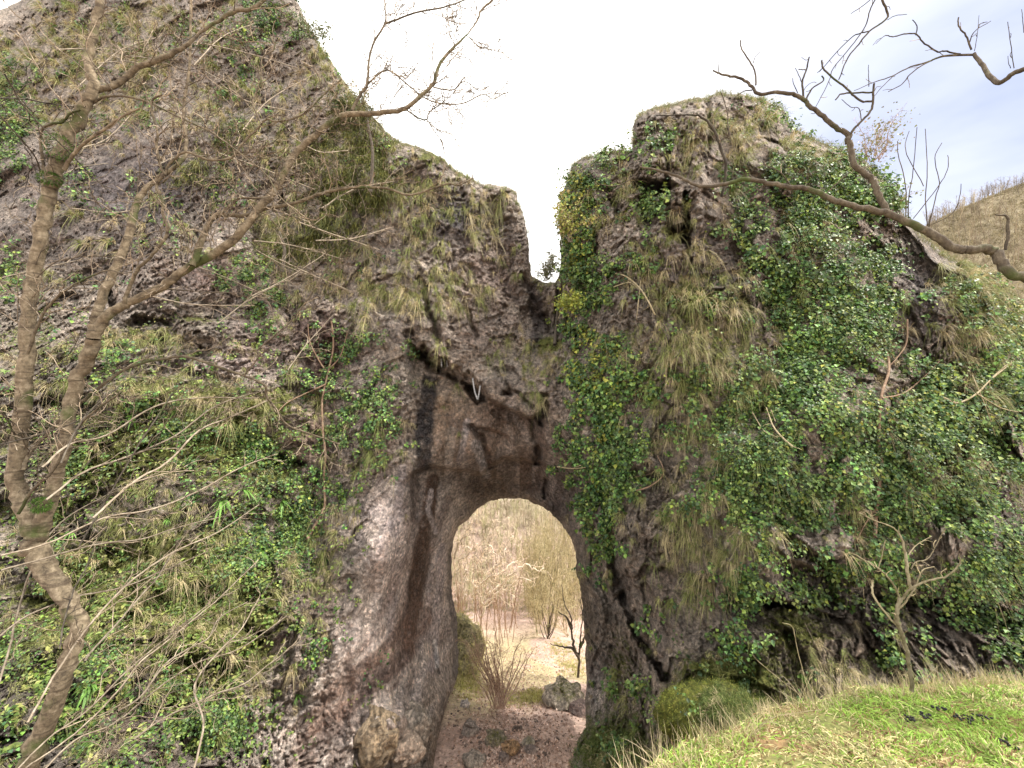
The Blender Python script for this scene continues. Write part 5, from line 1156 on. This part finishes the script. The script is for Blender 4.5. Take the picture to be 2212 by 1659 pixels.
def slim(name, label, x, y0, x1, y1, D_, r0, m1, n=1):
    items = [[(x, y0), (x + (x1 - x) * .4 + rng.normal(0, 3), y0 + (y1 - y0) * .4), (x1, y1)]]
    for k in range(8):
        t = rng.uniform(.3, .85); bx, by = x + (x1 - x) * t, y0 + (y1 - y0) * t; a = rng.choice([-1, 1]) * rng.uniform(8, 24)
        items.append([(bx, by), (bx + a * .6, by - 28), (bx + a, by - rng.uniform(50, 90))])
    root = empty(name, W(x, y0, D_)); tag(root, label, 'tree', 'thin saplings crowding the slope' if label.startswith('one of') else 'slender trees on the slope below the arch'); tw = MB()
    for i, it in enumerate(items):
        P, r = limb3(it, D_, (r0, r0 * .45) if i == 0 else (r0 * .4, r0 * .2))
        MB().tube(P, r, 6).build('trunk' if i == 0 else 'branch', m1, root); twigs(tw, P, r, .40, 2.6, 2, .2, 3, .25, (0, 0, .06), (.3, .8), .010, (1.25, 1.2, 1.05))
    tag(tw.build('twigs', M_OLIVE, root), kind='stuff')
for lab, a in [('slender dark-based tree with mossy trunk, leftmost of the slope trees', (1170, 1436, 1150, 1235, 27, 2.6, M_OLIVE)), ('slender tree leaning right from a blackish base below the arch', (1176, 1440, 1195, 1200, 27.5, 2.8, M_OLIVE)),
               ('short-forked tree with thick dark lower trunk among the slope trees', (1178, 1440, 1188, 1330, 26, 3.2, M_DARK)), ('straight yellowish trunk behind the slope trees', (1163, 1420, 1168, 1190, 31, 2.0, M_OLIVE)),
               ('thin pale tree between the slope trees and the dark-trunked tree', (1201, 1437, 1205, 1180, 30, 1.5, M_OLIVE)), ('thin greenish tree close left of the dark-trunked tree', (1222, 1440, 1212, 1210, 29, 1.6, M_OLIVE)),
               ('leaning thin tree crossing low behind the dark-trunked tree', (1238, 1445, 1216, 1290, 28, 1.5, M_OLIVE)), ('pale slim tree near the right wall of the opening', (1250, 1420, 1236, 1190, 33, 1.7, M_OLIVE))]:
    slim('tree', lab, *a)

g_ = np.random.default_rng(12)
for k in range(16):
    x0 = g_.uniform(1138, 1262); y0 = g_.uniform(1370, 1440); h_ = g_.uniform(150, 290)
    slim('tree', 'one of the crowd of pale thin saplings in the right of the opening', x0, y0, x0 + g_.uniform(-16, 14), y0 - h_, g_.uniform(30, 38), g_.uniform(.8, 1.4), M_OLIVE)
RB = []
for k in range(30):
    x0 = g_.uniform(985, 1120); y0 = g_.uniform(1330, 1400); a = g_.uniform(-25, 30); h_ = g_.uniform(60, 160)
    RB.append([(x0, y0), (x0 + a * .4, y0 - h_ * .5), (x0 + a, y0 - h_)])
shrub('brush', 'thicket of reddish thin stems behind the mossy shoulder, left in the opening', 'brush', (1050, 1380), 24.0, RB, (1.2, .9, .5), M_RED, .4, 1.1, ang=(.3, .8), rmin=.008)
# --- far woodland: leafless trees too many to count on the opposite slope
def woodland(n, xr, yr, name, label, hgt, cset, spray=26, seed=3, fn=None):
    g = np.random.default_rng(seed)
    V_, F_, C_ = [], [], []; nv = 0
    x = g.uniform(*xr, n); y = g.uniform(*yr, n)
    if fn is not None: k = fn(x, y); x, y = x[k], y[k]
    z = ground_z(x, y)
    for i in range(len(x)):
        h = g.uniform(*hgt); b0 = np.array([x[i], y[i], z[i] - .3]); c = np.array(cset[g.integers(len(cset))]) * g.uniform(.75, 1.25)
        top = b0 + np.array([g.normal(0, .12) * h, g.normal(0, .1) * h, h])
        segs = [(b0, top, .016 * h, .004 * h)]
        for j in range(spray):
            t = g.uniform(.3, .98); p = b0 + (top - b0) * t; a = g.uniform(0, 6.28); l = h * g.uniform(.12, .34) * (1.25 - t)
            q = p + np.array([math.cos(a) * l, math.sin(a) * l, l * g.uniform(.5, 1.5)])
            segs.append((p, q, .0045 * h, .0015 * h))
            for m_ in range(3):
                u = g.uniform(.3, 1); p2 = p + (q - p) * u; a2 = g.uniform(0, 6.28); l2 = l * g.uniform(.3, .6)
                segs.append((p2, p2 + np.array([math.cos(a2) * l2, math.sin(a2) * l2, l2 * g.uniform(.2, 1.6)]), .0026 * h, .001 * h))
        for p, q, r0, r1 in segs:
            d = q - p; s_ = np.cross(d, g.normal(0, 1, 3)); s_ /= np.linalg.norm(s_) + 1e-9; s2 = np.cross(d, s_); s2 /= np.linalg.norm(s2) + 1e-9
            e = [s_, -.5 * s_ + .87 * s2, -.5 * s_ - .87 * s2]
            V_ += [p + k_ * r0 for k_ in e] + [q + k_ * r1 for k_ in e]
            F_ += [(nv, nv + 1, nv + 4, nv + 3), (nv + 1, nv + 2, nv + 5, nv + 4), (nv + 2, nv, nv + 3, nv + 5)]; nv += 6; C_ += [c] * 6
    tag(mesh_obj(name, np.array(V_), np.array(F_), tint_material(name, .9, .1, .4, .25), col=np.array(C_)), label, 'woodland', kind='stuff')
WC = [(.50, .45, .31), (.60, .52, .38), (.42, .40, .23), (.50, .40, .33), (.22, .18, .12)]
woodland(2000, (-12, 18), (34, 80), 'woodland', 'pale leafless scrub and trees covering the slope seen through the arch', (1.8, 4.5), WC, 18, 3)
woodland(3000, (90, 260), (80, 175), 'woodland', 'leafless wood covering the far hillside on the right', (4, 8), [(.22, .17, .125), (.28, .22, .15), (.19, .16, .12), (.38, .32, .22)], 12, 4, lambda x, y: (x / y > 1.12) & (x / y < 1.5))
# ferny pale scrub texture for the far hillsides
def far_scrub(n, xr, yr, label, size, cset, seed):
    g = np.random.default_rng(seed); x = g.uniform(*xr, n); y = g.uniform(*yr, n); k = (x / y > (-.6 if xr[0] < 0 else 1.1)) & (x / y < 1.6); x, y = x[k], y[k]; n = len(x)
    z = ground_z(x, y); r = np.stack([x, y, z], -1); bl = 9; r = np.repeat(r, bl, 0) + g.normal(0, size * .3, (n * bl, 3)) * np.array([1, 1, .05])
    d = unit(g.normal(0, .45, r.shape) + np.array([0, 0, .9])); s = g.uniform(.5, 1.3, len(r)) * size
    Vb, q, t_, k_ = blades(r, d, s, s * .10, g.uniform(0, .7, len(r)))
    c = np.repeat(np.array(cset)[g.integers(0, len(cset), n)] * g.uniform(.7, 1.3, (n, 1)), bl * k_, 0)
    tag(mesh_obj('scrub', Vb, [q, t_], M_BLADE, col=c), label, 'scrub', kind='stuff')
far_scrub(9000, (-18, 26), (34, 75), 'dry tan grass and low scrub on the slope beyond the arch', .5, [(.42, .38, .25), (.33, .33, .17), (.42, .36, .26), (.38, .30, .25)], 5)
far_scrub(30000, (80, 260), (70, 175), 'rough straw-coloured scrub on the far hillside at right', 1.6, [(.28, .24, .15), (.22, .19, .11), (.34, .29, .18)], 6)

# --- leafy bush on the shoulder of the tower, and scrub in the notch
def leafy(name, label, cat_, centre, D_, rx, rz, nst, nleaf, lc, stemm, lsz=(.05, .09), spread=1.0, tall=1.0):
    c = W(*centre, D_); root = empty(name, c - np.array([0, 0, rz])); tag(root, label, cat_); mb = MB(); ends = []
    for i in range(nst):
        a = rng.uniform(0, 6.28); d = np.array([math.cos(a) * .6 * spread, math.sin(a) * .5, rng.uniform(.6, 1.3) * tall])
        P, r = wander(c - np.array([rng.normal(0, rx * .15), 0, rz]), d, rz * rng.uniform(1.2, 2.1), .012, .003, 8, .16)
        mb.tube(P, r, 4); twigs(mb, P, r, .10, rz * .6, 2, .2, 3, .3, rmin=.0025)
        for k in range(nleaf // nst):
            t = rng.uniform(.25, 1); j = min(int(t * 8), 7); ends.append(P[j] + (P[j + 1] - P[j]) * rng.random() + rng.normal(0, rx * .20, 3))
    mb.build('stems', stemm, root)
    E = np.array(ends); n = len(E); nr2 = unit(rng.normal(0, 1, (n, 3)) + np.array([0, -.6, .5]))
    Vl, Fl = leaf_cards(E, nr2, np.array([0, 0, -1.0]) + rng.normal(0, .8, (n, 3)), rng.uniform(*lsz, n))
    cs = np.array(lc)[rng.integers(0, len(lc), n)] * rng.uniform(.6, 1.4, (n, 1))
    tag(part('foliage', Vl, Fl, M_LEAF, root, col=np.repeat(cs, 4, 0)), kind='stuff'); return root
leafy('bush', 'loose pinkish-stemmed leafy bush behind the shoulder of the rock tower', 'bush', (1880, 300), 12.2, 1.0, .75, 11, 420, [(.26, .25, .12), (.32, .26, .18), (.20, .22, .09)], M_RED, (.05, .09), 1.5, 1.0)
leafy('bush', 'sprawling bare-twigged bush on the sloping skyline, right of the leafy one', 'bush', (1935, 420), 11.6, .4, .45, 6, 110, [(.28, .27, .12), (.20, .22, .09)], M_RED, (.04, .07), 1.2)
leafy('bush', 'twiggy grey-green bush filling the bottom of the sky notch', 'bush', (1180, 575), 16.2, .45, .65, 10, 900, [(.20, .20, .11), (.26, .24, .16), (.15, .18, .07)], M_TWIG, (.05, .10), .8)
leafy('bush', 'yellow-leaved growth overhanging the left edge of the rock tower', 'bush', (1232, 470), 12.0, .35, .8, 9, 900, [(.34, .34, .08), (.24, .30, .07), (.34, .28, .12)], M_TWIG, (.06, .11), .5)
leafy('bush', 'bright yellow-green leaves at the notch beside the dark ivy trunk', 'bush', (1240, 640), 11.8, .45, .4, 8, 500, [(.32, .34, .06), (.22, .28, .06)], M_TWIG, (.06, .12), 1.6)
leafy('bush', 'twiggy dark-leaved shrub clinging to the left cliff skyline near the top edge', 'bush', (668, 45), 17.4, .8, .8, 9, 500, [(.10, .13, .05), (.16, .18, .08)], M_TWIG, (.06, .12), 1.0)
leafy('bush', 'low ragged shrub on the left cliff skyline where the long branch crosses it', 'bush', (778, 222), 16.2, .6, .55, 9, 420, [(.14, .16, .06), (.20, .20, .09)], M_TWIG, (.05, .10), 1.2)
# yew: dark olive hanging sprays against the cliff
def yew(label, items, name='yew_tree'):
    c0 = W(items[0][0], items[0][1] + items[0][3], 13.6)
    root = empty(name, c0); tag(root, label, 'yew'); tr = MB()
    P, r = limb3([(items[0][0], items[0][1] + items[0][3] * 1.2), (items[0][0] + 5, items[0][1]), (items[0][0] - 6, items[0][1] - items[0][3])], 13.6, (5, 2.5)); tr.tube(P, r, 6)
    R0, D0_, C0 = [], [], []
    for cx, cy, rx, ry, n in items:
        x = cx + rng.normal(0, rx * .55, n); y = cy + rng.normal(0, ry * .55, n)
        p, nr_, s_, cc = on_rock(x, y); k = s_ > 3; p = p[k]; nr_ = nr_[k]
        lift = .05 + .55 * np.clip(fbm(p * .9, 3, 19) + .35, 0, 1) * rng.uniform(.2, 1, len(p)); p = p + nr_ * lift[:, None]
        v = .6 + .8 * np.clip(fbm(p * 1.5, 3, 29) + .5, 0, 1)
        tw_ = 9; rr = np.repeat(p, tw_, 0); R0.append(rr + rng.normal(0, .05, rr.shape)); D0_.append(unit(np.repeat(nr_, tw_, 0) * .5 + rng.normal(0, .5, rr.shape) + np.array([0, 0, -.35]))); C0.append(np.repeat(v, tw_))
    r_ = np.vstack(R0); d_2 = np.vstack(D0_); v_ = np.concatenate(C0); n = len(r_)
    Vb, q, t_, k_ = blades(r_, d_2, rng.uniform(.10, .26, n), np.full(n, .028), rng.uniform(.3, 1.0, n))
    cs = np.where((rng.random(n) < .3)[:, None], np.array([.21, .21, .06]), np.array([.11, .125, .04])) * v_[:, None] * rng.uniform(.7, 1.3, (n, 1))
    tag(part('foliage', Vb, [q, t_], M_BLADE, root, col=np.repeat(cs, k_, 0)), kind='stuff'); tr.build('trunk', M_DARK, root)
yew('dark olive yew hanging on the cliff skyline behind the bare branches', [(800, 330, 60, 70, 620), (760, 250, 45, 40, 260), (740, 420, 60, 60, 520), (700, 510, 70, 50, 360), (820, 410, 30, 50, 180), (700, 330, 60, 60, 200)])
yew('smaller olive yew tuft on the cliff above the mossy ledge', [(610, 540, 50, 40, 150), (500, 300, 60, 50, 120), (420, 380, 50, 30, 90)])

# --- brown climbing stem on the cliff, dead creeper stems on the tower
def climb(name, label, pts_list, rad, m1, cat_='creeper stem', off=.22, group=None):
    d0 = on_rock(np.array([float(pts_list[0][-1][0])]), np.array([float(pts_list[0][-1][1])]))[0][0]
    root = empty(name, d0); tag(root, label, cat_, group); tw = MB()
    for i, pts in enumerate(pts_list):
        A = spline(np.array(pts, float), 5); x, y = A[:, 0], A[:, 1]
        p, nr_, s_, cc = on_rock(x, y); d = p[:, 1].copy()
        for _ in range(6): d[1:-1] = (d[:-2] + d[1:-1] + d[2:]) / 3
        P = np.array([W(a, b_, c - off) for a, b_, c in zip(x, y, np.minimum(d, p[:, 1] + .1))])
        r = np.linspace(rad, rad * .5, len(P))[::-1] if i == 0 else np.linspace(rad * .55, rad * .25, len(P))
        MB().tube(P, r * P[:, 1] / F, 5).build('stem', m1, root); twigs(tw, P, r * .01, .35, .35, 1, rmin=.004)
    if tw.n: tag(tw.build('twigs', m1, root), kind='stuff')
M_RUST = bark_material('rusty bark', (0.13, 0.08, 0.055), (0.24, 0.16, 0.11), (0.38, 0.29, 0.20), scale=12)
climb('creeper', 'long thin rust-brown stem climbing the cliff left of the arch', [[(716, 693), (720, 750), (706, 816), (696, 867), (698, 934), (703, 977), (700, 1034), (702, 1084), (696, 1108), (677, 1141), (664, 1165)], [(704, 800), (690, 780), (670, 740), (665, 700)], [(704, 830), (660, 850), (620, 870), (600, 890)], [(708, 800), (735, 770), (750, 720)]], 3.4, M_RUST)
climb('creeper', 'pair of bare rusty stems climbing the right of the tower among ivy', [[(1868, 620), (1880, 680), (1895, 720), (1915, 760), (1920, 800), (1905, 850), (1900, 900), (1898, 960), (1905, 1000), (1895, 1080), (1890, 1160)], [(1900, 640), (1900, 700), (1918, 760)], [(1960, 690), (1958, 740), (1940, 770), (1922, 790)], [(1905, 860), (1950, 850), (1990, 820), (2030, 780)], [(1905, 1080), (1870, 1130), (1850, 1170)]], 3.6, M_RUST)
climb('creeper', 'bleached dead stems arching over the ivy below the tower crag', [[(1325, 590), (1350, 596), (1380, 620), (1400, 650), (1415, 680)], [(1325, 620), (1360, 610), (1380, 625)], [(1380, 640), (1375, 690)]], 2.0, M_PALE)
climb('creeper', 'curved whitish dead stems sticking out of the middle of the ivy', [[(1655, 880), (1670, 920), (1690, 945), (1712, 965)], [(1625, 890), (1650, 930), (1680, 945)], [(1665, 885), (1675, 910)]], 2.2, M_PALE, off=.45)
climb('creeper', 'pinkish bare hanging twig beside the bare rock patch, low on the tower', [[(1420, 985), (1432, 1010), (1430, 1030), (1405, 1050), (1375, 1060)], [(1372, 1030), (1400, 1025), (1425, 1010)]], 2.2, M_RUST, off=.35)
climb('creeper', 'short pale twig poking out from the right wall just above the opening', [[(1265, 1010), (1235, 1012), (1205, 1008)], [(1255, 1005), (1240, 1010)]], 2.0, M_PALE, off=.5)
climb('creeper', 'dark ivy trunk climbing out of the mossy notch ledge', [[(1210, 520), (1214, 560), (1212, 610), (1206, 660), (1202, 700), (1198, 745)]], 4.2, M_DARK, off=.5)
climb('creeper', 'thin pale stems trailing down the right end of the tower', [[(2190, 780), (2140, 820), (2110, 850), (2070, 870), (2040, 860)], [(2212, 760), (2160, 800), (2120, 840)], [(2110, 850), (2160, 880), (2200, 890)], [(2100, 810), (2130, 880), (2150, 940)]], 2.2, M_PALE, off=.5)

# --- hart's-tongue ferns: rosettes of strap leaves
def fern(x, y, size, label, off=.1, n=11):
    p, nr_, s_, cc = on_rock(np.array([x]), np.array([y])); p, nr_ = p[0] + nr_[0] * off, nr_[0]
    r = np.tile(p, (n, 1)); d = unit(rng.normal(0, .55, (n, 3)) + nr_ * .8 + np.array([0, -.2, .5])); L_ = rng.uniform(.6, 1, n) * size
    Vb, q, t_, k_ = blades(r, d, L_, L_ * .16, rng.uniform(.5, 1.1, n), segs=5)
    c = np.array([.13, .26, .05]) * rng.uniform(.6, 1.4, (n, 1))
    o = mesh_obj('fern', Vb - p, [q, t_], M_LEAF, col=np.repeat(c, k_, 0)); o.location = p
    tag(o, label, 'fern', 'strap-leaved ferns on the mossy slopes')
FN = [(388, 890, .42, 'small bright fern under the upper mossy ledge, left'), (432, 940, .40, 'fern low between the ledges, left of the ivy mat'), (485, 1078, .62, 'large bright fern in the middle of the left slope'), (520, 1060, .5, 'fern with upright fronds right of the large bright fern'),
      (602, 1086, .45, 'yellow-green fern right of the middle of the left slope'), (555, 1195, .45, 'fern in the dark ivy hollow below the vine foot'), (290, 905, .4, 'fern close right of the forked trunk stems'), (260, 995, .34, 'fern left of centre beneath thin stems'),
      (203, 1475, .5, 'broad fern beside the bottom of the tree trunk'), (245, 1520, .5, 'arching fern on bare earth near the tree foot'), (415, 1500, .42, 'fern among ivy at the bottom, left of the pale pillar foot'), (440, 1560, .42, 'lowest fern left of the pale pillar foot'),
      (215, 1600, .4, 'fern at the very bottom edge near the trunk'), (160, 1150, .35, 'fern just right of the trunk fork'), (1715, 1455, .5, 'bracken-like fern below the tower, behind tall dry grass'), (360, 1130, .3, 'little fern on the stony middle of the left slope'), (640, 1500, .3, 'little fern on the edge of the bare pillar foot')]
for a in FN: fern(*a)

def low_plants():
    A = [(430, 1350, 160, 120, .7), (250, 1250, 150, 110, .6), (500, 1050, 160, 80, .5), (150, 1500, 130, 110, .7), (330, 900, 200, 70, .5), (580, 1200, 90, 80, .6), (120, 1000, 100, 120, .5), (470, 1520, 90, 80, .6), (120, 760, 100, 60, .4)]
    x, y = sample(3000, A, [(300, 1530, 40, 90, 1), (700, 1560, 110, 120, 1)], (-150, 800, 650, 1800), (.03, .5)); p, nr_, s_, cc = on_rock(x, y); per = 7
    r = np.repeat(p, per, 0) + rng.normal(0, .05, (len(p) * per, 3)); n = len(r); d = unit(np.repeat(nr_, per, 0) * .7 + rng.normal(0, .5, r.shape) + np.array([0, 0, .35]))
    Vl, Fl = leaf_cards(r + d * .04, unit(d + np.array([0, -.2, .6])), d + rng.normal(0, .4, r.shape), rng.uniform(.03, .12, n), .6)
    cs = np.array([(.13, .20, .04), (.20, .26, .07), (.07, .13, .03), (.26, .27, .09)])[np.repeat(rng.integers(0, 4, len(p)), per)] * rng.uniform(.6, 1.4, (n, 1))
    tag(mesh_obj('undergrowth', Vl, Fl, M_LEAF, col=np.repeat(cs, 4, 0)), 'low green herbs and young fern leaves over the mossy left slope', 'undergrowth', kind='stuff')
low_plants()
# --- climbers' chains under the overhang
m, nt, b = mat('galvanised steel'); b.inputs['Base Color'].default_value = (.62, .64, .66, 1); b.inputs['Metallic'].default_value = .6; b.inputs['Roughness'].default_value = .4
M_STEEL = m
def chain(label, pts, off, link=.055):
    p0 = W(pts[0][0], pts[0][1], float(on_rock(np.array([float(pts[0][0])]), np.array([float(pts[0][1])]))[0][0, 1]) - off); D_ = p0[1]
    A = spline(np.array([W(x, y, D_) for x, y in pts]), 12); L_ = np.concatenate([[0], np.cumsum(np.linalg.norm(np.diff(A, axis=0), axis=1))]); n = max(int(L_[-1] / (link * .8)), 2)
    root = empty('chain', p0); tag(root, label, 'chain'); mb = MB()
    for i in range(n):
        s = (i + .5) / n * L_[-1]; c = np.array([np.interp(s, L_, A[:, k]) for k in range(3)]); d = unit(np.array([np.interp(min(s + .01, L_[-1]), L_, A[:, k]) for k in range(3)]) - np.array([np.interp(max(s - .01, 0), L_, A[:, k]) for k in range(3)]))
        o_ = np.array([0, 1, 0]) if i % 2 else unit(np.cross(d, np.array([0, 1.0, 0]))); t = np.linspace(0, 2 * math.pi, 11)
        mb.tube(c + np.outer(np.cos(t) * link * .62, d) + np.outer(np.sin(t) * link * .34, o_), .009, 5)
    mb.build('links', M_STEEL, root)
    MB().tube([p0 + np.array([0, off + .1, .02]), p0 + np.array([0, .02, .02]), p0 + np.array([0, -.03, 0])], .018, 8).build('bolt', M_STEEL, root)
chain('long looped steel chain hanging over the dark hole of the overhang', [(1021, 818), (1025, 843), (1029, 856), (1032, 861), (1035, 848), (1037, 834)], .35)
chain('short chain under the overhang, left one of two', [(953, 776), (954, 792)], .3)
chain('short chain under the overhang, right one of two', [(965, 779), (967, 797)], .3)

# ------------------------------------------------------------------ the grass bank close to the camera
def bank_grass():
    n = 260000
    x = rng.uniform(-.6, 5.6, n); cy = np.interp(x, CREST[:, 0], CREST[:, 1]); y = cy + .25 - rng.random(n) ** .8 * 2.6
    k = (y > .7) & ((x / np.maximum(y, .3)) < 1.75) & (x / np.maximum(y, .3) > .0); x, y, cy = x[k], y[k], cy[k]
    z = bank_z(x, y); k = (1.6 - z) / y < 1.12; x, y, z, cy = x[k], y[k], z[k], cy[k]; r = np.stack([x, y, z], -1); n = len(r)
    pt = fbm(r * 1.6, 3, 67); pt2 = fbm(r * 4, 2, 68)
    k = rng.random(n) < np.clip(.75 + pt2 * 1.2, .15, 1); r, pt, pt2, cy = r[k], pt[k], pt2[k], cy[k]; n = len(r)
    fl = unit(np.stack([np.cos(pt * 9), np.sin(pt * 9) * .6, 0 * pt + .1], -1))
    d = unit(rng.normal(0, .55, (n, 3)) + np.array([0, -.1, .62]) + fl * .6)
    ln = rng.uniform(.035, .11, n) * (1 + .8 * pt)
    Vb, q, t_, k_ = blades(r, d, ln, rng.uniform(.0035, .009, n), rng.uniform(.4, 1.3, n))
    g = np.where((rng.random(n) < np.clip(.62 + pt * 1.2, .12, .95))[:, None], np.array([.26, .40, .07]), np.array([.56, .50, .26]))
    g = np.where((rng.random(n) < .16)[:, None], np.array([.26, .15, .08]), g) * rng.uniform(.65, 1.35, (n, 1))
    tag(mesh_obj('grass', Vb, [q, t_], M_BLADE, col=np.repeat(g, k_, 0)), 'short green and straw-coloured turf on the near bank', 'grass', kind='stuff')
    # tall dry stalks along the edge
    R_, D_, L_, T_ = [], [], [], []
    for i in range(230):
        x = rng.uniform(.45, 4.9); cyy = np.interp(x, CREST[:, 0], CREST[:, 1]); y = cyy + rng.normal(.04, .07)
        big = .55 + .8 * (vnoise(np.array([[x * 2.3, 0, 0]]), 5)[0] * .5 + .5)
        m_ = rng.integers(5, 15); c = np.array([x, y, float(bank_z(np.array([x]), np.array([y]))[0])])
        R_.append(c + rng.normal(0, .022, (m_, 3)) * np.array([1, 1, .1])); ln_ = rng.uniform(.07, .26, m_) * big
        D_.append(unit(rng.normal(0, .26, (m_, 3)) + np.array([-.22, .05, 1]))); L_.append(ln_)
    r = np.vstack(R_); d = np.vstack(D_); l = np.concatenate(L_); n = len(r)
    Vb, q, t_, k_ = blades(r, d, l, np.full(n, .0036), rng.uniform(-.05, .35, n), segs=4)
    c = np.where((rng.random(n) < .8)[:, None], np.array([.60, .50, .33]), np.array([.34, .36, .12])) * rng.uniform(.7, 1.25, (n, 1))
    tag(mesh_obj('dry_grass', Vb, [q, t_], M_BLADE, col=np.repeat(c, k_, 0)), 'tall pale dead grass stalks fringing the edge of the bank', 'dry grass', kind='stuff')
bank_grass()
# a few long single stalks
mb = MB()
def on_bank(x, y): return on_ground(x, y, .8, 5, bank_z)
for k, (pts, lab) in enumerate([([(1745, 1490), (1722, 1400), (1712, 1355), (1690, 1345)], 'tall thin dead stalk rising highest behind the bank edge'), ([(1755, 1520), (1700, 1480), (1640, 1430), (1625, 1412)], 'long dead stalk leaning left over the mossy mound'),
                               ([(1812, 1500), (1790, 1450), (1770, 1410), (1738, 1345)], 'tall rusty-brown stalk with bent tip behind the bank edge'), ([(1618, 1595), (1650, 1560), (1690, 1545), (1790, 1530)], 'long arched straw lying across the turf'),
                               ([(1622, 1600), (1640, 1575), (1665, 1560), (1740, 1590)], 'short arched straw beside the long one on the turf')]):
    d = on_bank(pts[0][0], max(pts[0][1], 1500))[1]
    P, r = limb3(pts, (d, d * .97), (1.1, .6)); o = MB().tube(P - P[0], r, 5).build('stalk', M_TWIG if k == 2 else M_PALE); o.location = P[0]; tag(o, lab, 'stalk', 'single dead stalks on the bank')
# sheep droppings
DRP = [((1735, 595), .9, 'topmost dark droppings on the near turf'), ((1645, 640), 1.3, 'round dark droppings right of the left pile'), ((1575, 655), 1.4, 'leftmost pile of dark droppings on the turf'), ((1860, 650), 1.3, 'wide low pile of dark droppings in the centre of the turf'),
       ((1925, 655), .9, 'dark droppings between the wide pile and the rightmost'), ((1975, 645), 1.2, 'rightmost dark droppings of the upper row'), ((2105, 785), .9, 'small dark droppings low on the right of the turf')]
m, nt, b = mat('droppings'); n = nd(nt, 'ShaderNodeTexNoise', i_Scale=60.0); nt.links.new(ramp(nt, n.outputs[0], [(.3, (.008, .008, .008)), (.7, (.03, .029, .027))]), b.inputs['Base Color']); b.inputs['Roughness'].default_value = .5
for (cx, cy), s, lab in DRP:
    x, y = 1371.5 + cx * .38, 1316.6 + cy * .38; p, d = on_bank(x, y); v, f = ICO[2]; Vs, Fs = [], []
    for j in range(int(9 * s)):
        c = rng.normal(0, .011, 3) * np.array([s * 1.5, s, .4]) + np.array([0, 0, .008 + .006 * rng.random()]); Vs.append(v * (1 + .5 * (rng.random((len(v), 1)) - .5)) * rng.uniform(.004, .009) * np.array([1.2, 1, .9]) + c); Fs.append(f + len(v) * j)
    o = mesh_obj('droppings', np.vstack(Vs), np.vstack(Fs), m, smooth=True); o.location = p + np.array([0, 0, .028]); tag(o, lab, 'droppings', 'dark sheep droppings on the turf')
